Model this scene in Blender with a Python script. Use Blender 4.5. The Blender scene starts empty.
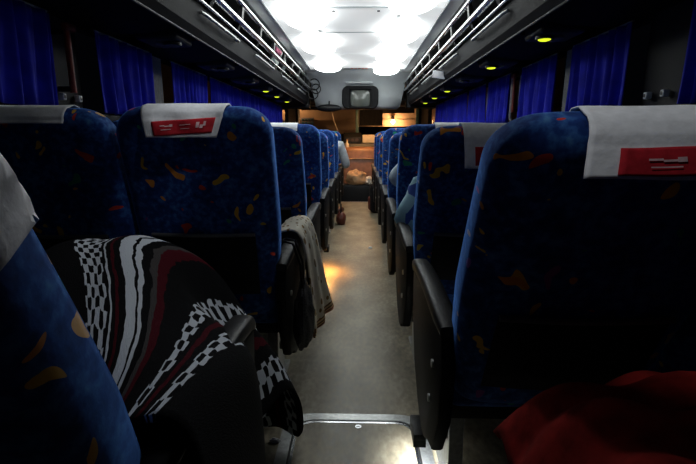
import bpy, bmesh, math, random
from mathutils import Vector, Matrix, noise as mnoise
random.seed(7)
R = math.radians
PI = math.pi
SC = bpy.context.scene
COL = SC.collection

# ------------------------------------------------------------------ materials
def new_mat(name):
    m = bpy.data.materials.new(name); m.use_nodes = True
    nt = m.node_tree
    return m, nt, nt.nodes['Principled BSDF']

def N(nt, typ, **kw):
    n = nt.nodes.new(typ)
    for k, v in kw.items():
        if k.startswith('i_'):
            n.inputs[k[2:].replace('_', ' ')].default_value = v
        else:
            setattr(n, k, v)
    return n

def L(nt, a, b): nt.links.new(a, b)

def ramp(nt, stops, interp='LINEAR'):
    n = nt.nodes.new('ShaderNodeValToRGB'); cr = n.color_ramp; cr.interpolation = interp
    while len(cr.elements) > 1: cr.elements.remove(cr.elements[-1])
    cr.elements[0].position = stops[0][0]; cr.elements[0].color = stops[0][1]
    for p, c in stops[1:]:
        e = cr.elements.new(p); e.color = c
    return n

def c4(c): return (c[0], c[1], c[2], 1)

def mat(name, col, rough=.6, metal=0, var=.25, scale=40, bump=0, spec=.5, sheen=0, coat=0):
    m, nt, b = new_mat(name)
    tc = N(nt, 'ShaderNodeTexCoord'); nz = N(nt, 'ShaderNodeTexNoise')
    nz.inputs['Scale'].default_value = scale; nz.inputs['Detail'].default_value = 4
    L(nt, tc.outputs['Object'], nz.inputs['Vector'])
    lo = [max(0, x * (1 - var)) for x in col]; hi = [min(1, x * (1 + var)) for x in col]
    rp = ramp(nt, [(.3, c4(lo)), (.7, c4(hi))])
    L(nt, nz.outputs['Fac'], rp.inputs['Fac']); L(nt, rp.outputs['Color'], b.inputs['Base Color'])
    b.inputs['Roughness'].default_value = rough; b.inputs['Metallic'].default_value = metal
    b.inputs['Specular IOR Level'].default_value = spec
    if sheen:
        b.inputs['Sheen Weight'].default_value = sheen; b.inputs['Sheen Roughness'].default_value = .4
    if coat: b.inputs['Coat Weight'].default_value = coat
    if bump:
        bp = N(nt, 'ShaderNodeBump'); bp.inputs['Strength'].default_value = bump; bp.inputs['Distance'].default_value = .004
        L(nt, nz.outputs['Fac'], bp.inputs['Height']); L(nt, bp.outputs['Normal'], b.inputs['Normal'])
    return m

def emit_mat(name, col, strength, base=(.8, .8, .8)):
    m, nt, b = new_mat(name)
    b.inputs['Base Color'].default_value = c4(base)
    b.inputs['Emission Color'].default_value = c4(col); b.inputs['Emission Strength'].default_value = strength
    b.inputs['Roughness'].default_value = .4
    return m

def seat_fabric():
    m, nt, b = new_mat('blue_confetti_velour')
    tc = N(nt, 'ShaderNodeTexCoord'); oi = N(nt, 'ShaderNodeObjectInfo')
    off = N(nt, 'ShaderNodeVectorMath', operation='SCALE'); off.inputs[0].default_value = (7.3, 3.1, 5.7)
    L(nt, oi.outputs['Random'], off.inputs['Scale'])
    add = N(nt, 'ShaderNodeVectorMath', operation='ADD')
    L(nt, tc.outputs['Object'], add.inputs[0]); L(nt, off.outputs[0], add.inputs[1])
    base = N(nt, 'ShaderNodeTexNoise'); base.inputs['Scale'].default_value = 60; base.inputs['Detail'].default_value = 5
    L(nt, add.outputs[0], base.inputs['Vector'])
    big = N(nt, 'ShaderNodeTexNoise'); big.inputs['Scale'].default_value = 14
    L(nt, add.outputs[0], big.inputs['Vector'])
    mx0 = N(nt, 'ShaderNodeMath', operation='MULTIPLY_ADD'); mx0.inputs[1].default_value = .6
    L(nt, base.outputs['Fac'], mx0.inputs[0])
    mx1 = N(nt, 'ShaderNodeMath', operation='MULTIPLY'); mx1.inputs[1].default_value = .4
    L(nt, big.outputs['Fac'], mx1.inputs[0]); L(nt, mx1.outputs[0], mx0.inputs[2])
    rb = ramp(nt, [(.36, (.004, .018, .105, 1)), (.5, (.010, .045, .21, 1)), (.60, (.035, .12, .37, 1)), (.68, (.07, .20, .44, 1))])
    L(nt, mx0.outputs[0], rb.inputs['Fac'])
    cur = rb.outputs['Color']
    # warped coordinates for the squiggles
    wn = N(nt, 'ShaderNodeTexNoise'); wn.inputs['Scale'].default_value = 13; wn.inputs['Detail'].default_value = 1
    L(nt, add.outputs[0], wn.inputs['Vector'])
    wsub = N(nt, 'ShaderNodeVectorMath', operation='SUBTRACT'); wsub.inputs[1].default_value = (.5, .5, .5)
    L(nt, wn.outputs['Color'], wsub.inputs[0])
    wsc = N(nt, 'ShaderNodeVectorMath', operation='SCALE'); wsc.inputs['Scale'].default_value = .13
    L(nt, wsub.outputs[0], wsc.inputs[0])
    wv = N(nt, 'ShaderNodeVectorMath', operation='ADD')
    L(nt, add.outputs[0], wv.inputs[0]); L(nt, wsc.outputs[0], wv.inputs[1])
    layers = [((11, 11, 6), .17, (3.3, 1.2, 8.1), 0), ((14, 14, 7), .165, (0, 5.5, 2.2), .35), ((7, 7, 15), .155, (9.1, 4.4, 0.3), .65), ((16, 9, 16), .135, (2.1, 7.4, 5.3), 1.1)]
    for sc, th, o, sh in layers:
        mp = N(nt, 'ShaderNodeMapping'); mp.inputs['Scale'].default_value = sc; mp.inputs['Location'].default_value = o
        mp.inputs['Rotation'].default_value = (.3 + sh, .5 * sh, sh * 2)
        L(nt, wv.outputs[0], mp.inputs['Vector'])
        v = N(nt, 'ShaderNodeTexVoronoi'); v.inputs['Scale'].default_value = 1
        L(nt, mp.outputs[0], v.inputs['Vector'])
        lt = N(nt, 'ShaderNodeMath', operation='LESS_THAN'); lt.inputs[1].default_value = th
        L(nt, v.outputs['Distance'], lt.inputs[0])
        # second, shifted blob bites a crescent out
        sp = N(nt, 'ShaderNodeSeparateColor'); L(nt, v.outputs['Color'], sp.inputs[0])
        keep = N(nt, 'ShaderNodeMath', operation='GREATER_THAN'); keep.inputs[1].default_value = .25
        L(nt, sp.outputs['Green'], keep.inputs[0])
        mk = N(nt, 'ShaderNodeMath', operation='MULTIPLY'); L(nt, lt.outputs[0], mk.inputs[0]); L(nt, keep.outputs[0], mk.inputs[1])
        rc = ramp(nt, [(0, (.75, .42, .03, 1)), (.38, (.62, .05, .03, 1)), (.62, (.70, .26, .03, 1)), (.8, (.02, .25, .14, 1)), (.92, (.25, .05, .25, 1))], 'CONSTANT')
        L(nt, sp.outputs['Red'], rc.inputs['Fac'])
        mix = N(nt, 'ShaderNodeMix', data_type='RGBA')
        L(nt, mk.outputs[0], mix.inputs['Factor']); L(nt, cur, mix.inputs['A']); L(nt, rc.outputs['Color'], mix.inputs['B'])
        cur = mix.outputs['Result']
    L(nt, cur, b.inputs['Base Color'])
    b.inputs['Roughness'].default_value = .85; b.inputs['Specular IOR Level'].default_value = .2
    b.inputs['Sheen Weight'].default_value = 1; b.inputs['Sheen Roughness'].default_value = .35
    b.inputs['Sheen Tint'].default_value = (.14, .36, 1, 1)
    bp = N(nt, 'ShaderNodeBump'); bp.inputs['Strength'].default_value = .25; bp.inputs['Distance'].default_value = .003
    L(nt, base.outputs['Fac'], bp.inputs['Height']); L(nt, bp.outputs['Normal'], b.inputs['Normal'])
    return m

def floor_mat():
    m, nt, b = new_mat('speckled_vinyl')
    tc = N(nt, 'ShaderNodeTexCoord')
    a = N(nt, 'ShaderNodeTexNoise'); a.inputs['Scale'].default_value = 55; a.inputs['Detail'].default_value = 6
    c = N(nt, 'ShaderNodeTexNoise'); c.inputs['Scale'].default_value = 6; c.inputs['Detail'].default_value = 3
    mp = N(nt, 'ShaderNodeMapping'); mp.inputs['Scale'].default_value = (1, .55, 1)
    L(nt, tc.outputs['Object'], mp.inputs['Vector'])
    L(nt, mp.outputs[0], a.inputs['Vector']); L(nt, mp.outputs[0], c.inputs['Vector'])
    ad = N(nt, 'ShaderNodeMath', operation='ADD'); L(nt, a.outputs['Fac'], ad.inputs[0]); L(nt, c.outputs['Fac'], ad.inputs[1])
    ml = N(nt, 'ShaderNodeMath', operation='MULTIPLY'); ml.inputs[1].default_value = .5; L(nt, ad.outputs[0], ml.inputs[0])
    rp = ramp(nt, [(.36, (.14, .118, .078, 1)), (.5, (.265, .228, .155, 1)), (.64, (.42, .368, .262, 1))])
    L(nt, ml.outputs[0], rp.inputs['Fac']); L(nt, rp.outputs['Color'], b.inputs['Base Color'])
    rr = ramp(nt, [(.3, (.34, .34, .34, 1)), (.7, (.55, .55, .55, 1))]); L(nt, a.outputs['Fac'], rr.inputs['Fac'])
    L(nt, rr.outputs['Color'], b.inputs['Roughness'])
    bp = N(nt, 'ShaderNodeBump'); bp.inputs['Strength'].default_value = .15; bp.inputs['Distance'].default_value = .002
    L(nt, a.outputs['Fac'], bp.inputs['Height']); L(nt, bp.outputs['Normal'], b.inputs['Normal'])
    return m

def blanket_mat():
    """woven stripes: u runs across the blanket, v along it"""
    m, nt, b = new_mat('striped_woven_blanket')
    uv = N(nt, 'ShaderNodeUVMap'); uv.uv_map = 'weave'
    nz = N(nt, 'ShaderNodeTexNoise'); nz.inputs['Scale'].default_value = 25; L(nt, uv.outputs[0], nz.inputs['Vector'])
    sub = N(nt, 'ShaderNodeVectorMath', operation='SUBTRACT'); sub.inputs[1].default_value = (.5, .5, .5); L(nt, nz.outputs['Color'], sub.inputs[0])
    scl = N(nt, 'ShaderNodeVectorMath', operation='SCALE'); scl.inputs['Scale'].default_value = .03; L(nt, sub.outputs[0], scl.inputs[0])
    wv = N(nt, 'ShaderNodeVectorMath', operation='ADD'); L(nt, uv.outputs[0], wv.inputs[0]); L(nt, scl.outputs[0], wv.inputs[1])
    s = N(nt, 'ShaderNodeSeparateXYZ'); L(nt, wv.outputs[0], s.inputs[0])
    K = (.004, .004, .005, 1); W = (.56, .60, .66, 1); RD = (.06, .004, .009, 1); G = (.055, .05, .05, 1)
    rp = ramp(nt, [(0, K), (.265, W), (.405, K), (.418, W), (.432, K), (.455, RD), (.47, K),
                   (.50, W), (.545, K), (.557, W), (.578, K), (.605, G), (.625, RD), (.655, K), (.745, W), (.80, K), (.825, RD), (.85, K), (.885, W), (.95, K)], 'CONSTANT')
    L(nt, s.outputs['X'], rp.inputs['Fac'])
    # lattice: sin(u)*sin(v) diamond cut-outs, only inside the zigzag bands
    def sn(sock, f):
        q = N(nt, 'ShaderNodeMath', operation='MULTIPLY'); q.inputs[1].default_value = f; L(nt, sock, q.inputs[0])
        r = N(nt, 'ShaderNodeMath', operation='SINE'); L(nt, q.outputs[0], r.inputs[0]); return r.outputs[0]
    a = sn(s.outputs['X'], 112); d = sn(s.outputs['Y'], 120)
    pr = N(nt, 'ShaderNodeMath', operation='MULTIPLY'); L(nt, a, pr.inputs[0]); L(nt, d, pr.inputs[1])
    gt = N(nt, 'ShaderNodeMath', operation='GREATER_THAN'); gt.inputs[1].default_value = .03; L(nt, pr.outputs[0], gt.inputs[0])
    zone = ramp(nt, [(0, (1, 1, 1, 1)), (.412, (0, 0, 0, 1)), (.66, (1, 1, 1, 1)), (.81, (0, 0, 0, 1)), (.88, (1, 1, 1, 1))], 'CONSTANT')
    L(nt, s.outputs['X'], zone.inputs['Fac'])
    mk = N(nt, 'ShaderNodeMath', operation='MULTIPLY'); L(nt, gt.outputs[0], mk.inputs[0]); L(nt, zone.outputs['Color'], mk.inputs[1])
    mix = N(nt, 'ShaderNodeMix', data_type='RGBA'); mix.inputs['B'].default_value = K
    L(nt, mk.outputs[0], mix.inputs['Factor']); L(nt, rp.outputs['Color'], mix.inputs['A'])
    L(nt, mix.outputs['Result'], b.inputs['Base Color'])
    b.inputs['Roughness'].default_value = .95; b.inputs['Specular IOR Level'].default_value = .1
    fz = N(nt, 'ShaderNodeTexNoise'); fz.inputs['Scale'].default_value = 160; L(nt, uv.outputs[0], fz.inputs['Vector'])
    bp = N(nt, 'ShaderNodeBump'); bp.inputs['Strength'].default_value = .5; bp.inputs['Distance'].default_value = .004
    L(nt, fz.outputs['Fac'], bp.inputs['Height']); L(nt, bp.outputs['Normal'], b.inputs['Normal'])
    return m

def dotted_cloth():
    m, nt, b = new_mat('white_cloth_gold_dots')
    uv = N(nt, 'ShaderNodeUVMap'); uv.uv_map = 'weave'
    v = N(nt, 'ShaderNodeTexVoronoi'); v.inputs['Scale'].default_value = 17; v.inputs['Randomness'].default_value = .55
    L(nt, uv.outputs[0], v.inputs['Vector'])
    lt = N(nt, 'ShaderNodeMath', operation='LESS_THAN'); lt.inputs[1].default_value = .33; L(nt, v.outputs['Distance'], lt.inputs[0])
    mix = N(nt, 'ShaderNodeMix', data_type='RGBA'); mix.inputs['A'].default_value = (.90, .82, .67, 1); mix.inputs['B'].default_value = (.30, .16, .03, 1)
    L(nt, lt.outputs[0], mix.inputs['Factor'])
    s = N(nt, 'ShaderNodeSeparateXYZ'); L(nt, uv.outputs[0], s.inputs[0])
    hem = ramp(nt, [(0, (.28, .08, .03, 1)), (.05, (.02, .01, .008, 1)), (.08, (.6, .32, .14, 1)), (.115, (.06, .02, .01, 1)), (.14, (.65, .45, .25, 1)), (.165, (.12, .04, .015, 1))], 'CONSTANT')
    L(nt, s.outputs['Y'], hem.inputs['Fac'])
    le = N(nt, 'ShaderNodeMath', operation='LESS_THAN'); le.inputs[1].default_value = .185; L(nt, s.outputs['Y'], le.inputs[0])
    mix2 = N(nt, 'ShaderNodeMix', data_type='RGBA'); L(nt, le.outputs[0], mix2.inputs['Factor'])
    L(nt, mix.outputs['Result'], mix2.inputs['A']); L(nt, hem.outputs['Color'], mix2.inputs['B'])
    L(nt, mix2.outputs['Result'], b.inputs['Base Color']); b.inputs['Roughness'].default_value = .8
    return m

def patch_cloth():
    m, nt, b = new_mat('pale_blue_patched_cloth')
    tc = N(nt, 'ShaderNodeTexCoord')
    v = N(nt, 'ShaderNodeTexVoronoi'); v.inputs['Scale'].default_value = 15; L(nt, tc.outputs['Object'], v.inputs['Vector'])
    sp = N(nt, 'ShaderNodeSeparateColor'); L(nt, v.outputs['Color'], sp.inputs[0])
    rc = ramp(nt, [(0, (.28, .50, .62, 1)), (.5, (.02, .07, .35, 1)), (.7, (.34, .56, .66, 1)), (.86, (.45, .42, .06, 1))], 'CONSTANT')
    L(nt, sp.outputs['Red'], rc.inputs['Fac']); L(nt, rc.outputs['Color'], b.inputs['Base Color'])
    b.inputs['Roughness'].default_value = .8
    return m

def glass_mat(name, col=(1, 1, 1), rough=0.02):
    m, nt, b = new_mat(name)
    b.inputs['Base Color'].default_value = c4(col); b.inputs['Transmission Weight'].default_value = 1
    b.inputs['Roughness'].default_value = rough; b.inputs['IOR'].default_value = 1.02
    return m

M = {}
M['fabric'] = seat_fabric()
M['floor'] = floor_mat()
M['blanket'] = blanket_mat()
M['dots'] = dotted_cloth()
M['patch'] = patch_cloth()
M['black_plastic'] = mat('black_plastic', (.008, .008, .009), .48, spec=.35, var=.3, scale=90, bump=.15)
M['grey_plastic'] = mat('grey_plastic', (.10, .10, .105), .45, var=.15, scale=90)
M['dark_vinyl'] = mat('dark_vinyl', (.028, .028, .032), .55, var=.25, scale=60, bump=.15)
M['fascia'] = mat('fascia_vinyl', (.007, .007, .009), .65, var=.12, scale=120, bump=.1, spec=.08)
M['shell_black'] = mat('shell_black', (.006, .006, .007), .6, var=.3, scale=90, bump=.1, spec=.18)
M['wall'] = mat('wall_vinyl', (.009, .009, .011), .7, var=.2, scale=30)
M['ceiling'] = mat('ceiling_white', (.86, .885, .875), .5, var=.03, scale=5)
M['bulkhead'] = mat('bulkhead_grey', (.50, .53, .54), .5, var=.06, scale=8)
M['steel'] = mat('brushed_steel', (.62, .63, .64), .22, 1, var=.1, scale=150)
M['dull_steel'] = mat('dull_steel', (.42, .43, .42), .42, .9, var=.2, scale=80)
M['curtain'] = mat('curtain_blue', (.016, .02, .46), .8, var=.3, scale=12, spec=.15, sheen=.15)
M['curtain_hem'] = mat('curtain_hem', (.32, .32, .34), .8, var=.15)
M['white_cloth'] = mat('white_cloth', (.82, .83, .86), .9, var=.08, scale=60, bump=.3, spec=.2)
M['red_print'] = mat('red_print', (.42, .015, .025), .85, var=.2, scale=70, spec=.2)
M['print_white'] = mat('print_white', (.60, .40, .42), .9, var=.2, scale=90, spec=.2)
M['red_handle'] = mat('red_handle', (.22, .03, .018), .4, var=.2, scale=40)
M['white_plastic'] = mat('white_plastic', (.82, .82, .84), .5, var=.06)
M['pillar'] = mat('pillar_grey', (.17, .17, .17), .7, var=.2, scale=60)
M['red_cloth'] = mat('red_cloth', (.19, .012, .010), .95, var=.4, scale=30, bump=.5, spec=.1)
M['brown_panel'] = mat('brown_panel', (.22, .10, .055), .5, var=.25, scale=12)
M['tan_bag'] = mat('tan_bag', (.55, .33, .17), .7, var=.4, scale=14, bump=.5)
M['brown_leather'] = mat('brown_leather', (.13, .03, .018), .4, var=.3, scale=25)
M['black_cloth'] = mat('black_cloth', (.012, .012, .014), .9, var=.3, scale=60, bump=.4, spec=.2)
M['lace'] = mat('black_lace', (.035, .035, .04), .7, var=.9, scale=170, bump=.8)
M['tan_wall'] = mat('tan_plaster', (.48, .31, .20), .9, var=.25, scale=2.5)
M['mauve_sign'] = mat('mauve_sign', (.045, .033, .040), .8, var=.4, scale=9)
M['sign_grey'] = mat('sign_grey', (.20, .16, .19), .8, var=.2)
M['teal'] = mat('teal_metal', (.05, .13, .14), .4, var=.15)
M['paper'] = mat('paper', (.70, .62, .52), .9, var=.08, scale=20)
M['skin'] = mat('skin', (.30, .14, .08), .55, var=.12, scale=30)
M['hair'] = mat('hair', (.008, .006, .005), .5, var=.4, scale=90)
M['grey_shirt'] = mat('grey_shirt', (.42, .45, .46), .9, var=.15, scale=30, bump=.3)
M['pale_shirt'] = mat('pale_shirt', (.40, .50, .58), .9, var=.2, scale=25, bump=.3)
M['trousers'] = mat('dark_trousers', (.015, .015, .02), .9, var=.3, scale=40)
M['jeans'] = mat('pale_jeans', (.12, .22, .42), .9, var=.25, scale=60)
M['shoe'] = mat('brown_shoe', (.09, .025, .014), .5, var=.3)
M['pink'] = mat('pink_wrap', (.65, .12, .25), .5, var=.5, scale=25)
M['screen'] = mat('crt_screen', (.11, .12, .105), .16, var=.15, scale=8, spec=.6)  # grey raised to stand in for the ceiling reflected in the glass
M['asphalt'] = mat('asphalt', (.05, .05, .05), .9, var=.3, scale=20)
M['clear_bag'] = mat('clear_bag_plastic', (.62, .70, .66), .35, var=.1, scale=15)
M['clear_bag'].node_tree.nodes['Principled BSDF'].inputs['Transmission Weight'].default_value = .55
M['glass'] = glass_mat('window_glass')
M['sticker'] = mat('sticker_red', (.65, .25, .2), .6, var=.3, scale=60)
M['panel'] = emit_mat('milky_panel_glow', (.955, 1, .985), .50)  # even glow added so ceiling and hatch come out white
M['bowl_dim'] = emit_mat('dim_bowl_glow', (.94, 1, .985), .4)
M['bowl'] = emit_mat('milky_bowl_glow', (.94, 1, .985), 6.5)
M['yellow_lens'] = emit_mat('yellow_lens_glow', (.72, .85, .02), 1.25, (.5, .5, .1))
M['warm_bulb'] = emit_mat('warm_bulb_glow', (1, .60, .27), 200)
M['front_fill_glow'] = emit_mat('warm_fill_glow', (1, .50, .17), 380)
M['step_glow'] = emit_mat('warm_step_glow', (1, .42, .1), 700)
M['white_glow'] = emit_mat('white_step_glow', (.9, .95, 1), 300)

# ------------------------------------------------------------------ mesh helpers
def bm_new(): return bmesh.new()

def finish(name, bm, m, parent=None, smooth=True, loc=None, rot=None, bevel=0, angle=40):
    me = bpy.data.meshes.new(name)
    bmesh.ops.recalc_face_normals(bm, faces=bm.faces[:])
    bm.to_mesh(me); bm.free()
    if smooth:
        for p in me.polygons: p.use_smooth = True
        me.set_sharp_from_angle(angle=R(angle))
    for x in (m if isinstance(m, (list, tuple)) else [m]): me.materials.append(M[x])
    o = bpy.data.objects.new(name, me); COL.objects.link(o)
    if parent: o.parent = parent
    if loc: o.location = loc
    if rot: o.rotation_euler = rot
    return o

def add_box(bm, c, s, bev=0, seg=2, rot=None, mi=0):
    r = bmesh.ops.create_cube(bm, size=1)
    vs = r['verts']
    bmesh.ops.scale(bm, vec=s, verts=vs)
    if bev:
        es = list({e for v in vs for e in v.link_edges})
        q = bmesh.ops.bevel(bm, geom=es, offset=bev, segments=seg, affect='EDGES', profile=.5)
        vs = list({v for f in q['faces'] for v in f.verts} | {v for v in vs if v.is_valid})
    if rot is not None:
        bmesh.ops.rotate(bm, cent=(0, 0, 0), matrix=rot if isinstance(rot, Matrix) else Matrix.Rotation(rot[0], 3, rot[1]), verts=vs)
    bmesh.ops.translate(bm, vec=c, verts=vs)
    if mi:
        for f in {f for v in vs for f in v.link_faces}: f.material_index = mi
    return vs

def add_tube(bm, pts, r, n=10, caps=True):
    pts = [Vector(p) for p in pts]; rings = []
    rs = r if isinstance(r, (list, tuple)) else [r] * len(pts)
    prev = None
    for i, p in enumerate(pts):
        t = (pts[min(i + 1, len(pts) - 1)] - pts[max(i - 1, 0)]).normalized()
        ref = prev if prev is not None else (Vector((0, 0, 1)) if abs(t.z) < .9 else Vector((1, 0, 0)))
        a = t.cross(ref).normalized(); b2 = a.cross(t).normalized(); prev = b2
        rings.append([bm.verts.new(p + (a * math.cos(2 * PI * k / n) + b2 * math.sin(2 * PI * k / n)) * rs[i]) for k in range(n)])
    for i in range(len(rings) - 1):
        for k in range(n):
            bm.faces.new((rings[i][k], rings[i][(k + 1) % n], rings[i + 1][(k + 1) % n], rings[i + 1][k]))
    if caps:
        bm.faces.new(rings[0][::-1]); bm.faces.new(rings[-1])

def add_rings(bm, rings, cap0=True, cap1=True, closed=True):
    vr = [[bm.verts.new(p) for p in r] for r in rings]
    n = len(vr[0])
    for i in range(len(vr) - 1):
        for k in range(n if closed else n - 1):
            bm.faces.new((vr[i][k], vr[i][(k + 1) % n], vr[i + 1][(k + 1) % n], vr[i + 1][k]))
    if cap0: bm.faces.new(vr[0][::-1])
    if cap1: bm.faces.new(vr[-1])
    return vr

def add_prism(bm, poly, x0, x1, axis='x', bev=0):
    """extrude a polygon; axis x: poly is (y,z); y: poly is (x,z); z: poly is (x,y)"""
    def p(a, q):
        return {'x': (a, q[0], q[1]), 'y': (q[0], a, q[1]), 'z': (q[0], q[1], a)}[axis]
    lo = [bm.verts.new(p(x0, q)) for q in poly]; hi = [bm.verts.new(p(x1, q)) for q in poly]
    n = len(poly); fs = [bm.faces.new(lo[::-1]), bm.faces.new(hi)]
    for k in range(n): fs.append(bm.faces.new((lo[k], lo[(k + 1) % n], hi[(k + 1) % n], hi[k])))
    if bev:
        es = [e for f in fs[:2] for e in f.edges]
        bmesh.ops.bevel(bm, geom=es, offset=bev, segments=2, affect='EDGES', profile=.5)

def add_ball(bm, c, s, u=16, v=10, rot=None):
    r = bmesh.ops.create_uvsphere(bm, u_segments=u, v_segments=v, radius=1)
    bmesh.ops.scale(bm, vec=s, verts=r['verts'])
    if rot is not None: bmesh.ops.rotate(bm, cent=(0, 0, 0), matrix=rot, verts=r['verts'])
    bmesh.ops.translate(bm, vec=c, verts=r['verts'])
    return r['verts']

def add_disc(bm, c, r, h, axis='z', n=20, r2=None):
    q = bmesh.ops.create_cone(bm, cap_ends=True, segments=n, radius1=r, radius2=r if r2 is None else r2, depth=h)
    if axis == 'x': bmesh.ops.rotate(bm, cent=(0, 0, 0), matrix=Matrix.Rotation(PI / 2, 3, 'Y'), verts=q['verts'])
    if axis == 'y': bmesh.ops.rotate(bm, cent=(0, 0, 0), matrix=Matrix.Rotation(PI / 2, 3, 'X'), verts=q['verts'])
    bmesh.ops.translate(bm, vec=c, verts=q['verts'])

def arc(cx, cy, r, a0, a1, n=8):
    return [(cx + r * math.cos(R(a0 + (a1 - a0) * i / n)), cy + r * math.sin(R(a0 + (a1 - a0) * i / n))) for i in range(n + 1)]

def rrect(x0, y0, x1, y1, r, n=6):
    return arc(x1 - r, y1 - r, r, 0, 90, n) + arc(x0 + r, y1 - r, r, 90, 180, n) + arc(x0 + r, y0 + r, r, 180, 270, n) + arc(x1 - r, y0 + r, r, 270, 360, n)

def sq(c, e): return math.copysign(abs(c) ** e, c)

# ------------------------------------------------------------------ scene helpers
def tag(o, label, cat, group=None, kind=None):
    o['label'] = label; o['category'] = cat
    if group: o['group'] = group
    if kind: o['kind'] = kind
    return o

def thing(name, label, cat, loc=(0, 0, 0), rotz=0, group=None):
    o = bpy.data.objects.new(name, None); COL.objects.link(o); o.empty_display_size = .1
    o.location = loc; o.rotation_euler = (0, 0, rotz)
    return tag(o, label, cat, group)

def struct(name, bm, m, smooth=False, angle=40):
    o = finish(name, bm, m, None, smooth, angle=angle); o['kind'] = 'structure'
    o['label'] = STRUCT.get(name, name.replace('_', ' ')); o['category'] = name.split('_')[0]
    return o
STRUCT = {'floor': 'speckled beige vinyl aisle floor of the coach', 'ceiling': 'bright white coach ceiling over the aisle',
          'wall_left': 'dark left side wall of the coach', 'wall_right': 'dark right side wall of the coach',
          'wall_front': 'dark front wall around the windscreen', 'wall_back': 'dark rear wall behind the camera'}

CHILD = {}
def dup(root):
    def cp(o, par):
        c = o.copy(); COL.objects.link(c)
        if par: c.parent = par
        for ch in KIDS.get(o.name, []): KIDS.setdefault(c.name, []).append(cp(ch, c))
        return c
    return cp(root, None)
KIDS = {}
def part(name, bm, m, parent, **kw):
    o = finish(name, bm, m, parent, **kw); KIDS.setdefault(parent.name, []).append(o); return o

# ================================================================== SHELL
XW, ZC, Y0, Y1, YF = 1.16, 1.95, -1.3, 7.13, 8.62
bm = bm_new()
add_box(bm, (0, (Y0 + Y1) / 2, -.04), (2 * XW, Y1 - Y0, .08))
struct('floor', bm, 'floor')
bm = bm_new()
add_box(bm, (0, 7.92, -.40), (2 * XW, 1.58, .06)); add_box(bm, (0, 7.145, -.22), (2 * XW, .03, .30))
struct('trim_1', bm, 'dark_vinyl')
bm = bm_new()
add_box(bm, (0, 7.115, .003), (.62, .03, .006), .002)
struct('trim_2', bm, 'dull_steel')
# ceiling: shallow arch
bm = bm_new()
prof = [(-XW, 1.84), (-.95, 1.89), (-.74, 1.925), (-.4, 1.945), (0, 1.95), (.4, 1.945), (.74, 1.925), (.95, 1.89), (XW, 1.84)]
poly = prof + [(XW, 2.0), (-XW, 2.0)]
add_prism(bm, poly, .62, YF + .05, 'y')
struct('ceiling', bm, 'ceiling', True)
bm = bm_new(); add_prism(bm, poly, Y0, .62, 'y'); struct('ceiling_rear', bm, 'dark_vinyl', True)['label'] = 'unseen rear ceiling, darkened to cut bounce light'  # unseen; made dark so less light bounces onto the seat backs

LWIN = [(1.14, 1.78), (1.98, 2.58), (2.78, 3.48), (3.56, 4.14), (4.22, 4.80), (4.88, 5.45), (5.53, 6.12), (6.2, 6.75), (6.95, 7.7)]
RWIN = [(.95, 1.62), (1.90, 2.46), (2.60, 3.20), (3.38, 3.98), (4.06, 4.64), (4.74, 5.30), (5.38, 5.98), (6.06, 6.62), (6.8, 7.7)]
def side_wall(name, s, wins):
    bm = bm_new()
    add_box(bm, (s * (XW + .03), (Y0 + YF) / 2, .33), (.06, YF - Y0, 1.54))
    add_box(bm, (s * (XW + .03), (Y0 + YF) / 2, 1.70), (.06, YF - Y0, .48))
    edges = [Y0] + [v for w in wins for v in w] + [YF]
    for i in range(0, len(edges), 2):
        a, b2 = edges[i], edges[i + 1]
        add_box(bm, (s * (XW + .03), (a + b2) / 2, 1.28), (.06, b2 - a, .36))
    add_box(bm, (s * (XW - .02), (Y0 + YF) / 2, 1.09), (.05, YF - Y0, .03), .008)   # sill rail
    add_box(bm, (s * (XW - .015), (Y0 + YF) / 2, .12), (.04, YF - Y0, .22), .01)    # heater duct
    struct(name, bm, 'wall')
side_wall('wall_left', -1, LWIN); side_wall('wall_right', 1, RWIN)
k = 1
for s, wins in ((-1, LWIN), (1, RWIN)):
    for a, b2 in wins:
        bm = bm_new()
        add_box(bm, (s * (XW + .035), (a + b2) / 2, 1.28), (.006, b2 - a - .002, .358))
        o = struct('window_%d' % k, bm, 'glass'); o['label'] = 'dark night-time side window behind the curtain'
        k += 1
# grey pillar covers between some windows
for i, (s, y, w) in enumerate([(-1, 2.68, .17), (1, 2.53, .10), (-1, 4.18, .06), (1, 4.02, .06)]):
    bm = bm_new(); add_box(bm, (s * (XW - .012), y, 1.29), (.024, w, .33), .006)
    o = struct('trim_%d' % (3 + i), bm, 'pillar'); o['label'] = 'grey window pillar cover on the %s wall' % ('left' if s < 0 else 'right')
# rear wall
bm = bm_new(); add_box(bm, (0, Y0 - .03, .95), (2 * XW + .1, .06, 2.0)); struct('wall_back', bm, 'wall')
# front wall with the windscreen opening
bm = bm_new()
add_box(bm, (0, YF + .04, .19), (2 * XW + .1, .08, 1.22))
add_box(bm, (0, YF + .04, 1.76), (2 * XW + .1, .08, .44))
for x in (-1.16, 1.16): add_box(bm, (x, YF + .04, 1.17), (.1, .08, .8))
struct('wall_front', bm, 'wall')
for i, (a, b2) in enumerate([(-1.11, -.055), (.015, 1.11)]):
    bm = bm_new(); add_box(bm, ((a + b2) / 2, YF + .04, 1.17), (b2 - a, .008, .74))
    o = struct('window_%d' % (k + i), bm, 'glass'); o['label'] = '%s half of the windscreen at the far front' % ('left' if i == 0 else 'right')
bm = bm_new(); add_box(bm, (-.02, YF + .01, 1.17), (.06, .05, .76), .01)
o = struct('trim_8', bm, 'teal', True); o['label'] = 'teal centre post of the windscreen'
bm = bm_new(); add_box(bm, (1.085, YF - .05, 1.2), (.05, .06, .80), .01); add_box(bm, (1.085, YF - .05, 1.56), (.11, .07, .03), .006)
o = struct('trim_9', bm, 'teal', True); o['label'] = 'teal right corner post of the windscreen'
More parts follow.
